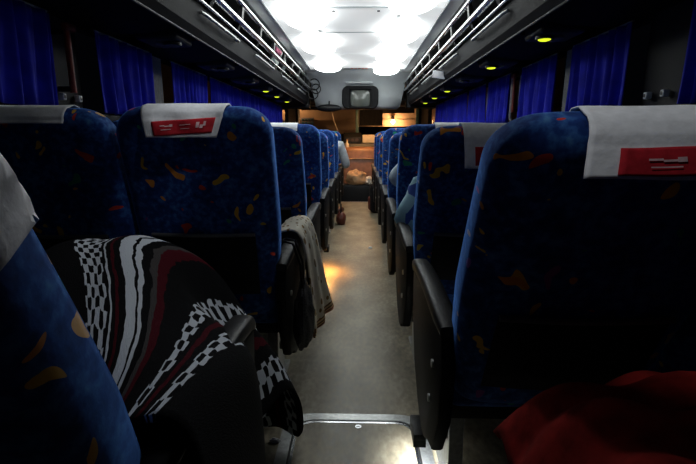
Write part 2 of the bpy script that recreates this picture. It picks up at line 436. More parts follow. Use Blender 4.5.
bm = bm_new(); add_box(bm, (-1.1, YF - .05, 1.3), (.035, .05, .5), .008)
o = struct('trim_10', bm, 'white_plastic', True); o['label'] = 'pale left corner post of the windscreen'

# outside, through the windscreen
bm = bm_new(); add_box(bm, (0, 13.2, -1.03), (14, 9.0, .06)); o = struct('floor_outside', bm, 'asphalt'); o['label'] = 'dark ground in front of the coach'
bm = bm_new()
add_box(bm, (0, 10.6, 1.2), (9, .2, 4.4))
for zz in (1.40, 1.66): add_box(bm, (0, 10.48, zz), (9, .04, .02))
o = struct('wall_outside', bm, 'tan_wall'); o['label'] = 'tan plaster wall lit orange outside the windscreen'
bm = bm_new(); add_box(bm, (2.2, 10.30, .13), (4.4, .3, 2.24), .02); add_box(bm, (-2.25, 10.30, .05), (4.5, .3, 2.08), .02)
o = struct('wall_outside_low', bm, 'mauve_sign'); o['label'] = 'low mauve grey wall outside below the tan wall'
t = thing('wall_sign', 'small mauve grey sign on the tan wall left of the windscreen', 'sign', (-1.15, 10.44, 1.37))
bm = bm_new(); add_box(bm, (0, 0, 0), (.30, .03, .16), .005); part('sign_board', bm, 'sign_grey', t)
for r_ in range(2):
    for q in range(4):
        bm = bm_new(); add_box(bm, (-.105 + q * .07, -.018, .035 - r_ * .07), (.045, .01, .04), .006); part('letter', bm, 'teal', t)
def wall_lamp(x, y, z, label, s):
    t = thing('wall_lamp', label, 'lamp', (x, y, z))
    bm = bm_new(); add_tube(bm, [(0, .10, .10), (0, .02, .12), (0, 0, .07)], .012); add_disc(bm, (0, .095, .10), .04, .02, 'y'); part('bracket', bm, 'black_plastic', t)
    bm = bm_new(); add_disc(bm, (0, .0, .055), .022, .03, 'z'); part('socket', bm, 'black_plastic', t)
    bm = bm_new(); add_ball(bm, (0, 0, 0), (s, s, s * 1.15)); part('bulb', bm, 'warm_bulb', t)
wall_lamp(.77, 10.36, 1.355, 'bright orange lamp glowing through the right half of the windscreen', .045)
wall_lamp(-1.55, 10.30, 1.80, 'orange wall lamp outside the left edge of the windscreen', .04)

ORD = ['first', 'second', 'third', 'fourth', 'fifth', 'sixth', 'seventh', 'eighth', 'ninth']
# ================================================================== LUGGAGE RACKS, LAMPS
LP = [(-1, 2.3, 0), (-1, 3.1, 0), (-1, 3.85, 0), (-1, 4.47, 1), (-1, 5.05, 1), (-1, 5.74, 1), (1, 2.21, 1), (1, 3.05, 1), (1, 3.8, 0), (1, 4.52, 1), (1, 5.27, 1), (1, 5.99, 1)]
def rack(s, label):
    t = thing('luggage_rack', label, 'luggage rack', (0, 0, 0), 0, 'overhead luggage racks')
    a, b2 = Y0 + .05, 7.0
    bm = bm_new()   # shelf
    add_prism(bm, [(s * .76, 1.63), (s * 1.15, 1.60), (s * 1.15, 1.585), (s * .76, 1.615)], a, b2, 'y'); part('shelf', bm, 'dark_vinyl', t, smooth=False)
    bm = bm_new()   # front fascia
    add_prism(bm, [(s * .745, 1.635), (s * .765, 1.635), (s * .80, 1.49), (s * .778, 1.485), (s * .755, 1.52)], a, b2, 'y')
    part('fascia', bm, 'fascia', t, smooth=False)
    bm = bm_new(); add_tube(bm, [(s * .779, a, 1.483), (s * .779, b2, 1.483)], .006, 8); part('edge_trim', bm, 'black_plastic', t)
    ys = [.1] + [v for s2, y, on in LP if s2 == s for v in (y - .13, y + .13)] + [6.98]
    for y, y2 in zip(ys[::2], ys[1::2]):   # underside panels between the dark lamp bays
        bm = bm_new()
        add_prism(bm, [(s * .785, 1.492), (s * .93, 1.468), (s * 1.15, 1.462), (s * 1.15, 1.477), (s * .93, 1.483), (s * .785, 1.507)], y, y2, 'y')
        part('underside_panel', bm, 'fascia', t, smooth=False)
    bm = bm_new(); add_prism(bm, [(s * .80, 1.545), (s * 1.15, 1.52), (s * 1.15, 1.54), (s * .80, 1.565)], a, b2, 'y'); part('bay_lining', bm, 'black_plastic', t, smooth=False)
    bm = bm_new(); add_prism(bm, [(s * .745, 1.905), (s * .95, 1.868), (s * 1.14, 1.82), (s * 1.14, 1.62), (s * 1.15, 1.62), (s * 1.15, 1.83), (s * .95, 1.882), (s * .745, 1.922)], a, b2, 'y'); part('liner', bm, 'black_plastic', t, smooth=False)
    for nm, x, z, r_ in (('upper_rail', .685, 1.795, .017), ('main_rail', .705, 1.70, .021), ('lower_rail', .730, 1.645, .009)):
        bm = bm_new(); add_tube(bm, [(s * x, a, z), (s * x, b2, z)], r_, 12); part(nm, bm, 'steel', t)
    y = .35
    while y < 6.95:
        bm = bm_new()
        add_prism(bm, [(s * .678, 1.79), (s * .692, 1.80), (s * .725, 1.72), (s * .765, 1.645), (s * .765, 1.625), (s * .728, 1.635), (s * .69, 1.70)], y - .020, y + .020, 'y')
        part('bracket', bm, 'black_plastic', t, smooth=False)
        y += .52
    for j in range(5):   # short grab tubes clipped under the main rail
        ya = 1.2 + j * 1.15
        bm = bm_new(); add_tube(bm, [(s * .742, ya, 1.600), (s * .722, ya + .02, 1.590), (s * .722, ya + .62, 1.590), (s * .742, ya + .64, 1.600)], .009, 8); part('grab_tube', bm, 'dull_steel', t)
    return t
rack(-1, 'steel railed luggage rack along the left side of the ceiling')
rack(1, 'steel railed luggage rack along the right side of the ceiling')

# ceiling lamps: flat milky lenses hung just under the ceiling in two staggered rows
t0 = None
BOWL = [(-1, 2.75), (-1, 3.65), (-1, 4.75), (-1, 6.05), (1, 3.2), (1, 4.25), (1, 5.35), (1, 6.35), (-1, 1.25), (1, 1.3)]
bc = {-1: 0, 1: 0}
for s, y in BOWL:
    lab = ('glowing white oval lamp on the ceiling, %s in the %s row' % (['nearest in view', 'second in view', 'third in view', 'farthest'][bc[s]], 'left' if s < 0 else 'right')) if y > 1.5 else 'dim oval lamp on the ceiling above the nearest %s seats' % ('left' if s < 0 else 'right')
    bc[s] += 1
    if t0 is None:
        t0 = thing('ceiling_light', lab, 'lamp', (s * .38, y, 1.944), 0, 'oval lamps on the ceiling'); o = t0
        bm = bm_new(); add_disc(bm, (0, 0, -.008), .03, .04); part('stem', bm, 'ceiling', t0)
        bm = bm_new(); add_ball(bm, (0, 0, -.062), (.17, .33, .042), 40, 18); part('diffuser', bm, 'bowl', t0)
    else:
        o = dup(t0); o.location = (s * .38, y, 1.944); tag(o, lab, 'lamp', 'oval lamps on the ceiling')
    if y < 1.5:
        for c in KIDS[o.name]:
            if c.name.startswith('diffuser'): c.data = c.data.copy(); c.data.materials[0] = M['bowl_dim']

# milky panels over the middle of the ceiling, glow added for its white tone
def ceil_z(x):
    p = [(-.74, 1.925), (-.4, 1.945), (0, 1.95), (.4, 1.945), (.74, 1.925)]
    for (a, za), (b2, zb) in zip(p, p[1:]):
        if a <= x <= b2: return za + (zb - za) * (x - a) / (b2 - a)
PAN = [(2.42, 3.52), (3.53, 4.37), (4.38, 5.40), (5.41, 6.50)]
for i, (a, b2) in enumerate(PAN):
    t = thing('ceiling_panel', 'milky white panel with added glow in the middle of the ceiling, %s from the camera' % ORD[i], 'ceiling panel', (0, (a + b2) / 2, 1.95), 0, 'ceiling panels with added glow')
    h = (b2 - a) / 2
    xs = [-.64, -.4, -.2, 0, .2, .4, .64]
    bm = bm_new(); add_prism(bm, [(x, ceil_z(x) - 1.95 + .004) for x in xs] + [(x, ceil_z(x) - 1.95 - .008) for x in xs[::-1]], -h, h, 'y'); part('diffuser', bm, 'panel', t)
    for x in (-.648, .648):
        bm = bm_new(); add_box(bm, (x, 0, ceil_z(x) - 1.954), (.014, 2 * h, .016), .003); part('edge_strip', bm, 'bulkhead', t)

# added fill spots on the ceiling, out of view, brightening covers and blanket
def fill_spot(loc, target, watts, deg, label):
    t = thing('fill_spot', label, 'lamp', loc, 0, 'added ceiling fill spots')
    d = (Vector(target) - Vector(loc)).normalized(); q = d.to_track_quat('-Z', 'Y'); m3 = q.to_matrix()
    bm = bm_new(); add_disc(bm, (0, 0, .008), .035, .016); part('base', bm, 'white_plastic', t)
    bm = bm_new()
    rg = [[(m3 @ Vector((r_ * math.cos(2 * PI * k_ / 20), r_ * math.sin(2 * PI * k_ / 20), z))) + Vector((0, 0, -.03)) for k_ in range(20)] for r_, z in ((.012, .03), (.028, .022), (.032, -.03), (.028, -.03), (.024, .0))]
    add_rings(bm, rg, True, False); part('lamp_cup', bm, 'black_plastic', t)
    ld = bpy.data.lights.new('spot', 'SPOT'); ld.energy = watts; ld.spot_size = R(deg); ld.spot_blend = .7; ld.shadow_soft_size = .015; ld.color = (.95, .98, 1)
    lo = bpy.data.objects.new('bulb', ld); COL.objects.link(lo); lo.parent = t; lo.location = Vector((0, 0, -.03)) + d * .028; lo.rotation_euler = q.to_euler()
fill_spot((-.08, .42, 1.915), (.475, .64, 1.03), 10, 24, 'added fill spot on the ceiling aimed at the nearest right head cover')
fill_spot((.05, .75, 1.93), (-.46, 1.25, 1.075), 7, 12, 'added fill spot on the ceiling aimed at the nearest left head cover')
fill_spot((.0, 1.42, 1.93), (-.38, .70, .80), 14, 75, 'added fill spot on the ceiling aimed back at the striped blanket')
# reading lamps
cnt = {-1: 0, 1: 0}
for s, y, on in LP:
    nm = 'left' if s < 0 else 'right'
    lab = '%s reading lamp under the %s rack, %s from the camera' % ('glowing yellow' if on else 'unlit', nm, ORD[cnt[s]])
    cnt[s] += 1
    t = thing('reading_lamp', lab, 'lamp', (s * .885, y, 1.447), 0, 'reading lamps under the racks')
    bm = bm_new(); add_box(bm, (s * .03, 0, .047), (.20, .22, .094), .018, 3); part('housing', bm, 'black_plastic', t)
    bm = bm_new(); add_disc(bm, (-s * .02, -.02, -.004), .040, .016, 'z'); part('bezel', bm, 'black_plastic', t)
    bm = bm_new(); add_ball(bm, (-s * .02, -.02, -.010), (.029, .029, .010)); part('lens', bm, 'yellow_lens' if on else 'grey_plastic', t)
    for q in (.03, .085):
        bm = bm_new(); add_disc(bm, (s * .045, q - .05, -.002), .02, .014, 'z', r2=.023); part('air_nozzle', bm, 'grey_plastic', t)

# ceiling hatch, sticker
t = thing('roof_hatch', 'white square roof hatch panel set in the ceiling', 'hatch', (0, 3.95, 1.935))
bm = bm_new()
o_ = rrect(-.345, -.40, .345, .40, .03); i_ = rrect(-.325, -.38, .325, .38, .025)
for z in (0,):
    a = [bm.verts.new((p[0], p[1], .006)) for p in o_]; b2 = [bm.verts.new((p[0], p[1], -.004)) for p in o_]
    c = [bm.verts.new((p[0], p[1], -.004)) for p in i_]; d = [bm.verts.new((p[0], p[1], .006)) for p in i_]
    n = len(o_)
    for q in range(n):
        w = (q + 1) % n
        for u, v in ((a, b2), (b2, c), (c, d)): bm.faces.new((u[q], u[w], v[w], v[q]))
part('frame', bm, 'bulkhead', t)
bm = bm_new(); add_prism(bm, rrect(-.31, -.365, .31, .365, .02), -.002, .008, 'z'); part('hatch_panel', bm, 'panel', t, smooth=False)  # shares the added glow, keeping the hatch as white as the ceiling
for q in (-.17, .17):
    bm = bm_new(); add_disc(bm, (q, -.31, -.004), .013, .008); part('latch', bm, 'grey_plastic', t)
t = thing('ceiling_sticker', 'faded red printed sticker on the ceiling before the television', 'sticker', (.02, 6.55, 1.945))
bm = bm_new(); add_box(bm, (0, 0, 0), (.44, .16, .004)); part('backing', bm, 'bulkhead', t)
bm = bm_new()
for q in range(5): add_box(bm, (-.10 + q * .05, .01 * (q % 2), -.003), (.035, .08, .004), .001)
part('lettering', bm, 'sticker', t)

# ================================================================== FRONT BULKHEAD, TELEVISION
bm = bm_new()
rings = []
for z, hw, y, yb in ((1.945, .76, 6.72, 7.30), (1.86, .74, 6.84, 7.30), (1.78, .70, 6.93, 7.30), (1.62, .67, 6.98, 7.30), (1.47, .64, 6.99, 7.30), (1.435, .60, 7.02, 7.30)):
    rings.append([(-hw, yb, z), (-hw, y + .10, z), (-hw * .62, y + .02, z), (-hw * .3, y, z), (hw * .3, y, z), (hw * .62, y + .02, z), (hw, y + .10, z), (hw, yb, z)])
add_rings(bm, rings)
o = struct('wall_bulkhead', bm, 'bulkhead', True, 50); o['label'] = 'pale grey bulkhead cowl below the ceiling around the television'
bm = bm_new()
add_box(bm, (0, 7.6, 1.60), (2 * XW, .62, .05)); add_box(bm, (-.95, 7.15, 1.70), (.42, .3, .5)); add_box(bm, (.95, 7.15, 1.70), (.42, .3, .5))
struct('ceiling_cab', bm, 'black_plastic')['label'] = 'dark panel over the driver area'
t = thing('television', 'black framed television set into the front bulkhead', 'television', (.035, 6.93, 1.59))
def rr3(x0, z0, x1, z1, r, y): return [(p[0], y, p[1]) for p in rrect(x0, z0, x1, z1, r)]
bm = bm_new()
add_rings(bm, [rr3(-.27, -.165, .27, .165, .09, .12), rr3(-.27, -.165, .27, .165, .09, 0), rr3(-.258, -.155, .258, .155, .08, -.02), rr3(-.165, -.150, .165, .118, .02, -.016), rr3(-.158, -.144, .158, .112, .02, .008)])
part('casing', bm, 'shell_black', t)
bm = bm_new()
vs = add_ball(bm, (0, .02, -.016), (.17, .03, .135), 24, 16)
for v in vs:   # squarish bulging tube face
    x, z = v.co.x / .17, (v.co.z + .016) / .135
    m_ = max(abs(x), abs(z), 1e-6); l_ = math.hypot(x, z); f_ = 1 + (l_ / m_ - 1) * .75 if l_ > 0 else 1
    v.co.x = x * f_ * .158; v.co.z = -.016 + z * f_ * .127
part('screen', bm, 'screen', t)
bm = bm_new(); add_box(bm, (-.02, -.03, .20), (.40, .07, .025), .01, 3); part('top_shelf', bm, 'bulkhead', t)

# ================================================================== DRIVER AREA
bm = bm_new()
add_prism(bm, [(8.05, -.37), (8.58, -.37), (8.58, .86), (8.40, .94), (8.15, .90), (8.05, .70)], -1.1, 1.1, 'x', .01)
o = finish('dashboard', bm, 'dark_vinyl', None, True); tag(o, 'dark dashboard across the front under the windscreen', 'dashboard')
t = thing('engine_cover', 'brown engine cover beside the driver at the end of the aisle', 'engine cover', (.03, 7.86, -.37))
bm = bm_new(); add_box(bm, (0, -.12, .30), (.62, .34, .60), .03, 3); part('plinth', bm, 'black_plastic', t)
bm = bm_new(); add_prism(bm, [(-.02, .60), (.17, .60), (.17, 1.22), (.04, 1.20), (.0, 1.15)], -.34, .34, 'x', .012); part('upright_panel', bm, 'brown_panel', t)
bm = bm_new(); add_box(bm, (0, -.012, 1.02), (.66, .02, .014), .003); part('seam_strip', bm, 'tan_bag', t)

def lump(name, c, s, seed, amp, m, parent=None, flat=True, n=28, freq=2.2):
    bm = bm_new(); vs = add_ball(bm, (0, 0, 0), (1, 1, 1), n, n // 2 + 2)
    for v in vs:
        d = mnoise.fractal(v.co * freq + Vector((seed, seed * 1.7, 0)), 1, 2, 3) * amp
        v.co *= 1 + d
        v.co = Vector((v.co.x * s[0], v.co.y * s[1], v.co.z * s[2]))
        if flat: v.co.z = max(v.co.z, -s[2] * .75)
    bmesh.ops.translate(bm, vec=(0, 0, s[2] * .75 if flat else 0), verts=bm.verts[:])
    o = part(name, bm, m, parent) if parent else finish(name, bm, m)
    o.location = c
    return o
lump('cloth_bag', (-.02, 7.62, .232), (.17, .10, .13), 3, .35, 'tan_bag')
tag(bpy.data.objects['cloth_bag'], 'crumpled tan bag glowing orange on the engine cover plinth', 'bag')
lump('paper_parcel', (.19, 7.60, .232), (.07, .07, .08), 9, .3, 'paper')
tag(bpy.data.objects['paper_parcel'], 'small pale parcel beside the crumpled tan bag', 'parcel')
t = thing('paper_box', 'pale cardboard box on the dashboard right of the centre post', 'box', (.19, 8.34, .915))
bm = bm_new(); add_box(bm, (0, 0, .07), (.22, .14, .13), .005); part('carton', bm, 'paper', t)
bm = bm_new(); add_box(bm, (-.05, -.02, .137), (.1, .1, .008), .002); add_box(bm, (.05, .02, .140), (.11, .1, .008), .002); part('flap', bm, 'paper', t)
t = thing('bottle', 'small pale orange bottle standing on the engine cover', 'bottle', (-.19, 7.98, .832))
bm = bm_new()
rings = []
for z, r_ in ((0, .03), (.01, .036), (.06, .034), (.09, .016), (.12, .013)): rings.append([(r_ * math.cos(q * PI / 8), r_ * math.sin(q * PI / 8), z) for q in range(16)])
add_rings(bm, rings); part('flask', bm, 'paper', t)
bm = bm_new(); add_disc(bm, (0, 0, .13), .015, .022); part('cap', bm, 'tan_bag', t)
# dark boxes and papers on the dash
t = thing('instrument_pod', 'dark instrument pod on the dashboard under the centre post', 'instrument pod', (-.10, 8.27, .915))
bm = bm_new(); add_prism(bm, [(-.12, 0), (.10, 0), (.10, .14), (.02, .18), (-.12, .10)], -.16, .16, 'x', .01); part('housing', bm, 'black_plastic', t)
for q in (-.08, .0, .08):
    bm = bm_new(); add_disc(bm, (q, -.122, .05), .03, .012, 'y'); part('dial', bm, 'mauve_sign', t)
t = thing('steering_wheel', 'dark steering wheel behind the dashboard on the left', 'steering wheel', (-.72, 7.98, .95))
bm = bm_new()
pts = [(.22 * math.cos(2 * PI * q / 28), .22 * math.sin(2 * PI * q / 28) * .55, .22 * math.sin(2 * PI * q / 28) * .8) for q in range(29)]
add_tube(bm, pts, .015, 8, False); part('rim', bm, 'black_plastic', t)
bm = bm_new(); add_tube(bm, [(-.21, 0, 0), (.21, 0, 0)], .012); add_tube(bm, [(0, 0, 0), (0, -.115, -.17)], .012); part('spoke', bm, 'black_plastic', t)
bm = bm_new(); add_tube(bm, [(0, 0, 0), (0, .30, -.22)], .03); part('column', bm, 'black_plastic', t)
# driver seat
t = thing('driver_seat', 'black driver seat with a rounded back at the front left', 'seat', (-.80, 7.52, -.37))
bm = bm_new(); add_box(bm, (0, 0, .33), (.36, .36, .62), .02); part('pedestal', bm, 'black_plastic', t)
bm = bm_new(); add_box(bm, (0, 0, .70), (.52, .50, .14), .05, 4); part('seat_cushion', bm, 'black_cloth', t)
bm = bm_new()
rings = []
for i in range(13):
    q = i / 12; hw = .27 * (1 - max(0, (q - .6) / .4) ** 3 * .75); z = .76 + .70 * q
    hd = .075 * (1 - max(0, (q - .8) / .2) ** 2 * .7)
    rings.append([(hw * math.copysign(abs(math.cos(a)) ** .6, math.cos(a)), -.22 - .06 * q + hd * math.copysign(abs(math.sin(a)) ** .6, math.sin(a)), z) for a in [2 * PI * k_ / 24 for k_ in range(24)]])
add_rings(bm, rings); part('backrest', bm, 'black_cloth', t)
# mirror and strap
t = thing('rear_view_mirror', 'dark oval rear view mirror at the lower left corner of the bulkhead', 'mirror', (-.43, 6.95, 1.438))
bm = bm_new(); add_ball(bm, (0, 0, 0), (.19, .035, .055), 24, 14); part('housing', bm, 'black_plastic', t)
bm = bm_new(); add_ball(bm, (0, -.010, 0), (.165, .030, .042), 24, 14); part('mirror_glass', bm, 'black_plastic', t)
bm = bm_new(); add_tube(bm, [(0, .01, .04), (0, .06, .10)], .012); part('bracket', bm, 'black_plastic', t)
bm = bm_new(); add_tube(bm, [(-.50, 8.25, 1.585), (-.46, 8.23, 1.40), (-.40, 8.24, 1.22), (-.36, 8.25, 1.12)], .006)
o = finish('cord', bm, 'paper'); tag(o, 'pale cord hanging across the left half of the windscreen', 'cord')
# sun visors
for i, (x, w) in enumerate([(-.62, .86), (.58, .92)]):
    t = thing('sun_visor', 'dark sun visor folded down over the %s half of the windscreen' % ['left', 'right'][i], 'sun visor', (x, YF - .006, 1.575))
    h_ = (.05, .115)[i]
    bm = bm_new(); add_box(bm, (0, 0, -h_ / 2 - .01), (w, .018, h_), .006); part('panel', bm, 'black_plastic', t)
    bm = bm_new(); add_tube(bm, [(-w / 2, 0, 0), (w / 2, 0, 0)], .007); part('hinge_rod', bm, 'dull_steel', t)
t = thing('sun_blind', 'black sun blind pulled down beside the centre post of the windscreen', 'blind', (.235, YF - .03, 1.545))
bm = bm_new(); add_rings(bm, [[(-.215 + .43 * i / 20, .006 * math.sin(i * 1.9) + dy, z) for i in range(21)] + [(.215 - .43 * i / 20, .006 * math.sin((20 - i) * 1.9) + dy + .006, z) for i in range(21)] for z, dy in ((0, 0), (-.1, .003), (-.2, -.002), (-.31, 0))]); part('screen_cloth', bm, 'black_cloth', t)
bm = bm_new(); add_tube(bm, [(-.22, .003, -.315), (.22, .003, -.315)], .008, 8); part('bottom_bar', bm, 'black_plastic', t)
# added warm fill lamp, hidden behind the bulkhead, lights floor and dash
t = thing('front_fill_lamp', 'added warm fill lamp under the dark panel over the driver area', 'lamp', (.1, 7.62, 1.56))
bm = bm_new(); add_disc(bm, (0, 0, .005), .075, .02); part('base', bm, 'white_plastic', t)
bm = bm_new(); add_ball(bm, (0, 0, -.004), (.06, .06, .028)); part('diffuser', bm, 'front_fill_glow', t)

# ================================================================== CURTAINS, HANDLES
def curtain(s, a, b2, label, hem):
    w = b2 - a
    bm = bm_new(); nu = 90; nv = 10; grid = []
    ph = random.random() * 6; pl = 7 + random.random() * 3
    for j in range(nv + 1):
        v = j / nv; row = []
        for i in range(nu + 1):
            u = i / nu
            dx = .016 * math.sin(u * w / .6 * pl * 2 * PI + ph + .4 * math.sin(v * 3 + u * 5)) * (.55 + .45 * v) + .006 * math.sin(u * 61)
            row.append(bm.verts.new((s * (XW - .055 + dx), a + w * (u + .02 * math.sin(v * 2.2 + ph)), 1.447 - .337 * v)))
        grid.append(row)
    for j in range(nv):
        for i in range(nu): bm.faces.new((grid[j][i], grid[j][i + 1], grid[j + 1][i + 1], grid[j + 1][i]))
    t = thing('curtain', label, 'curtain', (0, 0, 0), 0, 'blue window curtains')
    o = part('drape', bm, 'curtain', t)
    sd = o.modifiers.new('thick', 'SOLIDIFY'); sd.thickness = .003; sd.offset = 0
    if hem:
        bm = bm_new(); add_box(bm, (s * (XW - .05), b2 + .014, 1.31), (.012, .016, .20), .004); part('tie_strap', bm, 'curtain_hem', t)
    bm = bm_new(); add_tube(bm, [(s * (XW - .05), a, 1.452), (s * (XW - .05), b2, 1.452)], .005, 8); part('curtain_rod', bm, 'dull_steel', t)
LCUR = [(1.25, 1.74), (2.03, 2.55), (2.83, 3.46), (3.57, 4.12), (4.22, 4.80), (4.88, 5.45), (5.53, 6.12), (6.2, 6.75)]
RCUR = [(1.02, 1.58), (1.93, 2.44), (2.63, 3.17), (3.40, 3.96), (4.06, 4.64), (4.74, 5.30), (5.38, 5.98), (6.06, 6.62)]
for s, lst, nm in ((-1, LCUR, 'left'), (1, RCUR, 'right')):
    for i, (a, b2) in enumerate(lst):
        curtain(s, a, b2, 'pleated blue curtain on the %s windows, %s from the camera' % (nm, ORD[i]), i in (2, 3, 4) if s > 0 else i in (3, 4))

def grab_handle(s, y, label, plates):
    t = thing('emergency_handle', label, 'handle', (s * (XW - .06), y, 1.30), 0, 'red emergency handles')
    bm = bm_new(); add_tube(bm, [(0, 0, -.125), (0, 0, .115)], .012, 12); part('grip', bm, 'red_handle', t)
    bm = bm_new(); add_box(bm, (0, .015, .12), (.03, .06, .03), .008, 3); part('head', bm, 'red_handle', t)
    for z in (-.11, .10):
        bm = bm_new(); add_box(bm, (s * .03, 0, z), (.055, .02, .02), .004); part('standoff', bm, 'black_plastic', t)
grab_handle(-1, 1.83, 'red vertical emergency handle on the left wall', True)
grab_handle(1, 3.28, 'red vertical emergency handle on the right wall', True)
bm = bm_new(); add_tube(bm, [(XW - .03, 3.345, 1.10), (XW - .055, 3.345, 1.14), (XW - .055, 3.345, 1.42)], .009)
o = finish('white_tube', bm, 'curtain_hem'); tag(o, 'pale vertical tube beside the red handle on the right wall', 'tube')
for s, y, lab in ((-1, 1.82, 'white wall clip under the red handle on the left'), (-1, 1.925, 'white wall clip right of the red handle on the left'),
                  (1, 1.835, 'white wall clip left of its pair above the nearest right seat'), (1, 1.735, 'white wall clip right of its pair above the nearest right seat')):
    t = thing('wall_clip', lab, 'clip', (s * (XW - .018), y, 1.145), 0, 'white wall clips')
    bm = bm_new(); add_box(bm, (0, 0, .015), (.024, .022, .026), .004, 2); part('plate', bm, 'white_plastic', t)
    bm = bm_new(); add_box(bm, (-s * .012, 0, .015), (.004, .010, .012), .001); part('button', bm, 'grey_plastic', t)

# ================================================================== SEATS
BW, BD, BL = .226, .062, .688      # backrest half width, half depth, length
def back_sec(z):
    """half width, half depth, centre y of the backrest at height z above its pivot"""
    RR = .085
    q = z / BL
    w = BW * (.90 + .10 * min(1, q / .45)); d = BD * (1.10 - .30 * q); cy = .010 * math.sin(q * PI) - .012 * q
    if z > BL - RR:
        sn_ = min(1, (z - (BL - RR)) / RR); cs = math.sqrt(max(0, 1 - sn_ * sn_))
        w = w - RR + RR * cs; d = d * max(cs, 0) ** .75
    if z < .04:
        f_ = z / .04; d *= .7 + .3 * math.sqrt(f_); w *= .93 + .07 * math.sqrt(f_)
    return w, d, cy
def back_pt(z, a, grow=0):
    w, d, cy = back_sec(z)
    x = (w + grow) * sq(math.cos(a), .42); y = (d + grow) * sq(math.sin(a), .62)
    y += .018 * (abs(x) / BW) ** 3 * (1 if math.sin(a) > 0 else 0) * (d / BD)      # side bolsters on the front
    return (x, cy + y, z)
def back_bm():
    bm = bm_new(); zs = [BL * .86 * i / 26 for i in range(27)]
    RR = .085
    zs = [z for z in zs if z < BL - RR] + [BL - RR + RR * math.sin(PI / 2 * i / 12) for i in range(13)]
    zs[-1] = BL - .0004
    add_rings(bm, [[back_pt(z, 2 * PI * k_ / 48) for k_ in range(48)] for z in zs])
    return bm

def make_seat(side):
    """side: +1 = aisle armrest on the +x side, -1 on the -x side, 0 = window seat"""
    t = bpy.data.objects.new('coach_seat', None); COL.objects.link(t); t.empty_display_size = .1
    bm = bm_new()
    vs = add_box(bm, (0, .03, .425), (.43, .50, .13), .045, 4)
    for v in vs: v.co.z += .012 * math.cos(v.co.x / .22 * PI / 2) + .03 * max(0, v.co.y) - .01
    part('seat_cushion', bm, 'fabric', t)
    b = part('backrest', back_bm(), 'fabric', t, loc=(0, -.20, .42))
    # net pocket with its rim on the rear of the backrest
    bm = bm_new()
    rows = []
    for z in (.10, .16, .22, .28, .31):
        rows.append([(-.16 + .32 * i / 12, -(back_sec(z)[1]) + back_sec(z)[2] - .006 - .018 * math.sin(PI * i / 12) * math.sin(PI * (z - .05) / .3), z) for i in range(13)])
    vr = add_rings(bm, rows, False, False, False)
    p = part('net_pocket', bm, 'black_cloth', b)
    sd = p.modifiers.new('thick', 'SOLIDIFY'); sd.thickness = .004
    bm = bm_new(); add_tube(bm, [(x, y - .003, z) for x, y, z in rows[-1]], .006, 8); part('pocket_rim', bm, 'grey_plastic', b)
    # base
    bm = bm_new(); add_box(bm, (0, .03, .335), (.40, .42, .05), .012); part('seat_frame', bm, 'black_plastic', t)
    for x in (-.15, .15):
        bm = bm_new(); add_prism(bm, [(-.20, 0), (.20, 0), (.20, .015), (.06, .03), (.05, .315), (-.07, .315), (-.08, .03), (-.20, .015)], x - .02, x + .02, 'x', .003)
        part('leg', bm, 'dull_steel', t, smooth=False)
    if side:
        s = side
        # armrest: padded top on a hanging side shell
        bm = bm_new()
        path = [(-.27, .585), (-.22, .60), (-.05, .612), (.12, .612), (.21, .603), (.255, .578)]
        rings = []
        for i, (y, z) in enumerate(path):
            e = .7 if i in (0, len(path) - 1) else 1
            rings.append([(s * .227 + .026 * e * sq(math.cos(a), .6), y, z + .019 * e * sq(math.sin(a), .6)) for a in [2 * PI * k_ / 16 for k_ in range(16)]])
        add_rings(bm, rings); ar = part('armrest', bm, 'black_plastic', t)
        ar['label'] = 'black padded armrest'
        poly = [(-.26, .588), (-.29, .50), (-.27, .36), (-.20, .24)] + arc(-.06, .26, .075, 200, 290, 5) + [(.06, .22), (.16, .30), (.235, .44), (.25, .58)]
        bm = bm_new(); add_prism(bm, poly, s * .210, s * .243, 'x', .008)
        sp = part('side_panel', bm, 'shell_black', t, smooth=True, angle=35)
        for y, z in ((-.19, .47), (-.16, .36)):
            bm = bm_new(); add_disc(bm, (s * .245, y, z), .010, .006, 'x', 12); part('screw', bm, 'dull_steel', sp)
        bm = bm_new(); add_box(bm, (s * .205, .02, .255), (.03, .36, .03), .006); part('side_rail', bm, 'dull_steel', t)
    return t

SEATS = {}
PROTO = {}
def place(side_key, kind, row, x, y, rec, label):
    if kind not in PROTO:
        PROTO[kind] = make_seat(kind); o = PROTO[kind]
    else:
        o = dup(PROTO[kind])
    o.location = (x, y, 0)
    tag(o, label, 'seat', 'blue coach seats')
    bk = [c for c in KIDS[o.name] if c.name.startswith('backrest')][0]
    bk.rotation_euler = (R(rec), 0, 0)
    SEATS[(side_key, row)] = (o, x, y, rec)
    return o
LROW = [(.71, 22), (1.68, 13), (2.46, 24), (3.29, 14), (4.09, 23), (4.90, 16), (5.70, 15), (6.51, 12)]
RROW = [(.36, 18), (1.19, 26), (1.94, 26), (2.70, 20), (3.53, 26), (4.30, 15), (5.08, 22), (5.86, 16), (6.60, 16)]
XL, XR = -.447, .457
LLAB = ['blue aisle seat at the near left edge, seen from its side', 'blue aisle seat with a clear white cover, nearest facing away on the left',
        'second blue aisle seat facing away left of the aisle', 'third blue aisle seat facing away left of the aisle', 'fourth blue aisle seat facing away left of the aisle',
        'fifth blue aisle seat facing away left of the aisle', 'sixth blue aisle seat facing away left of the aisle', 'farthest blue aisle seat left of the aisle']
for i, (y, rec) in enumerate(LROW):
    place('L', 1, i, XL, y, rec, LLAB[i])
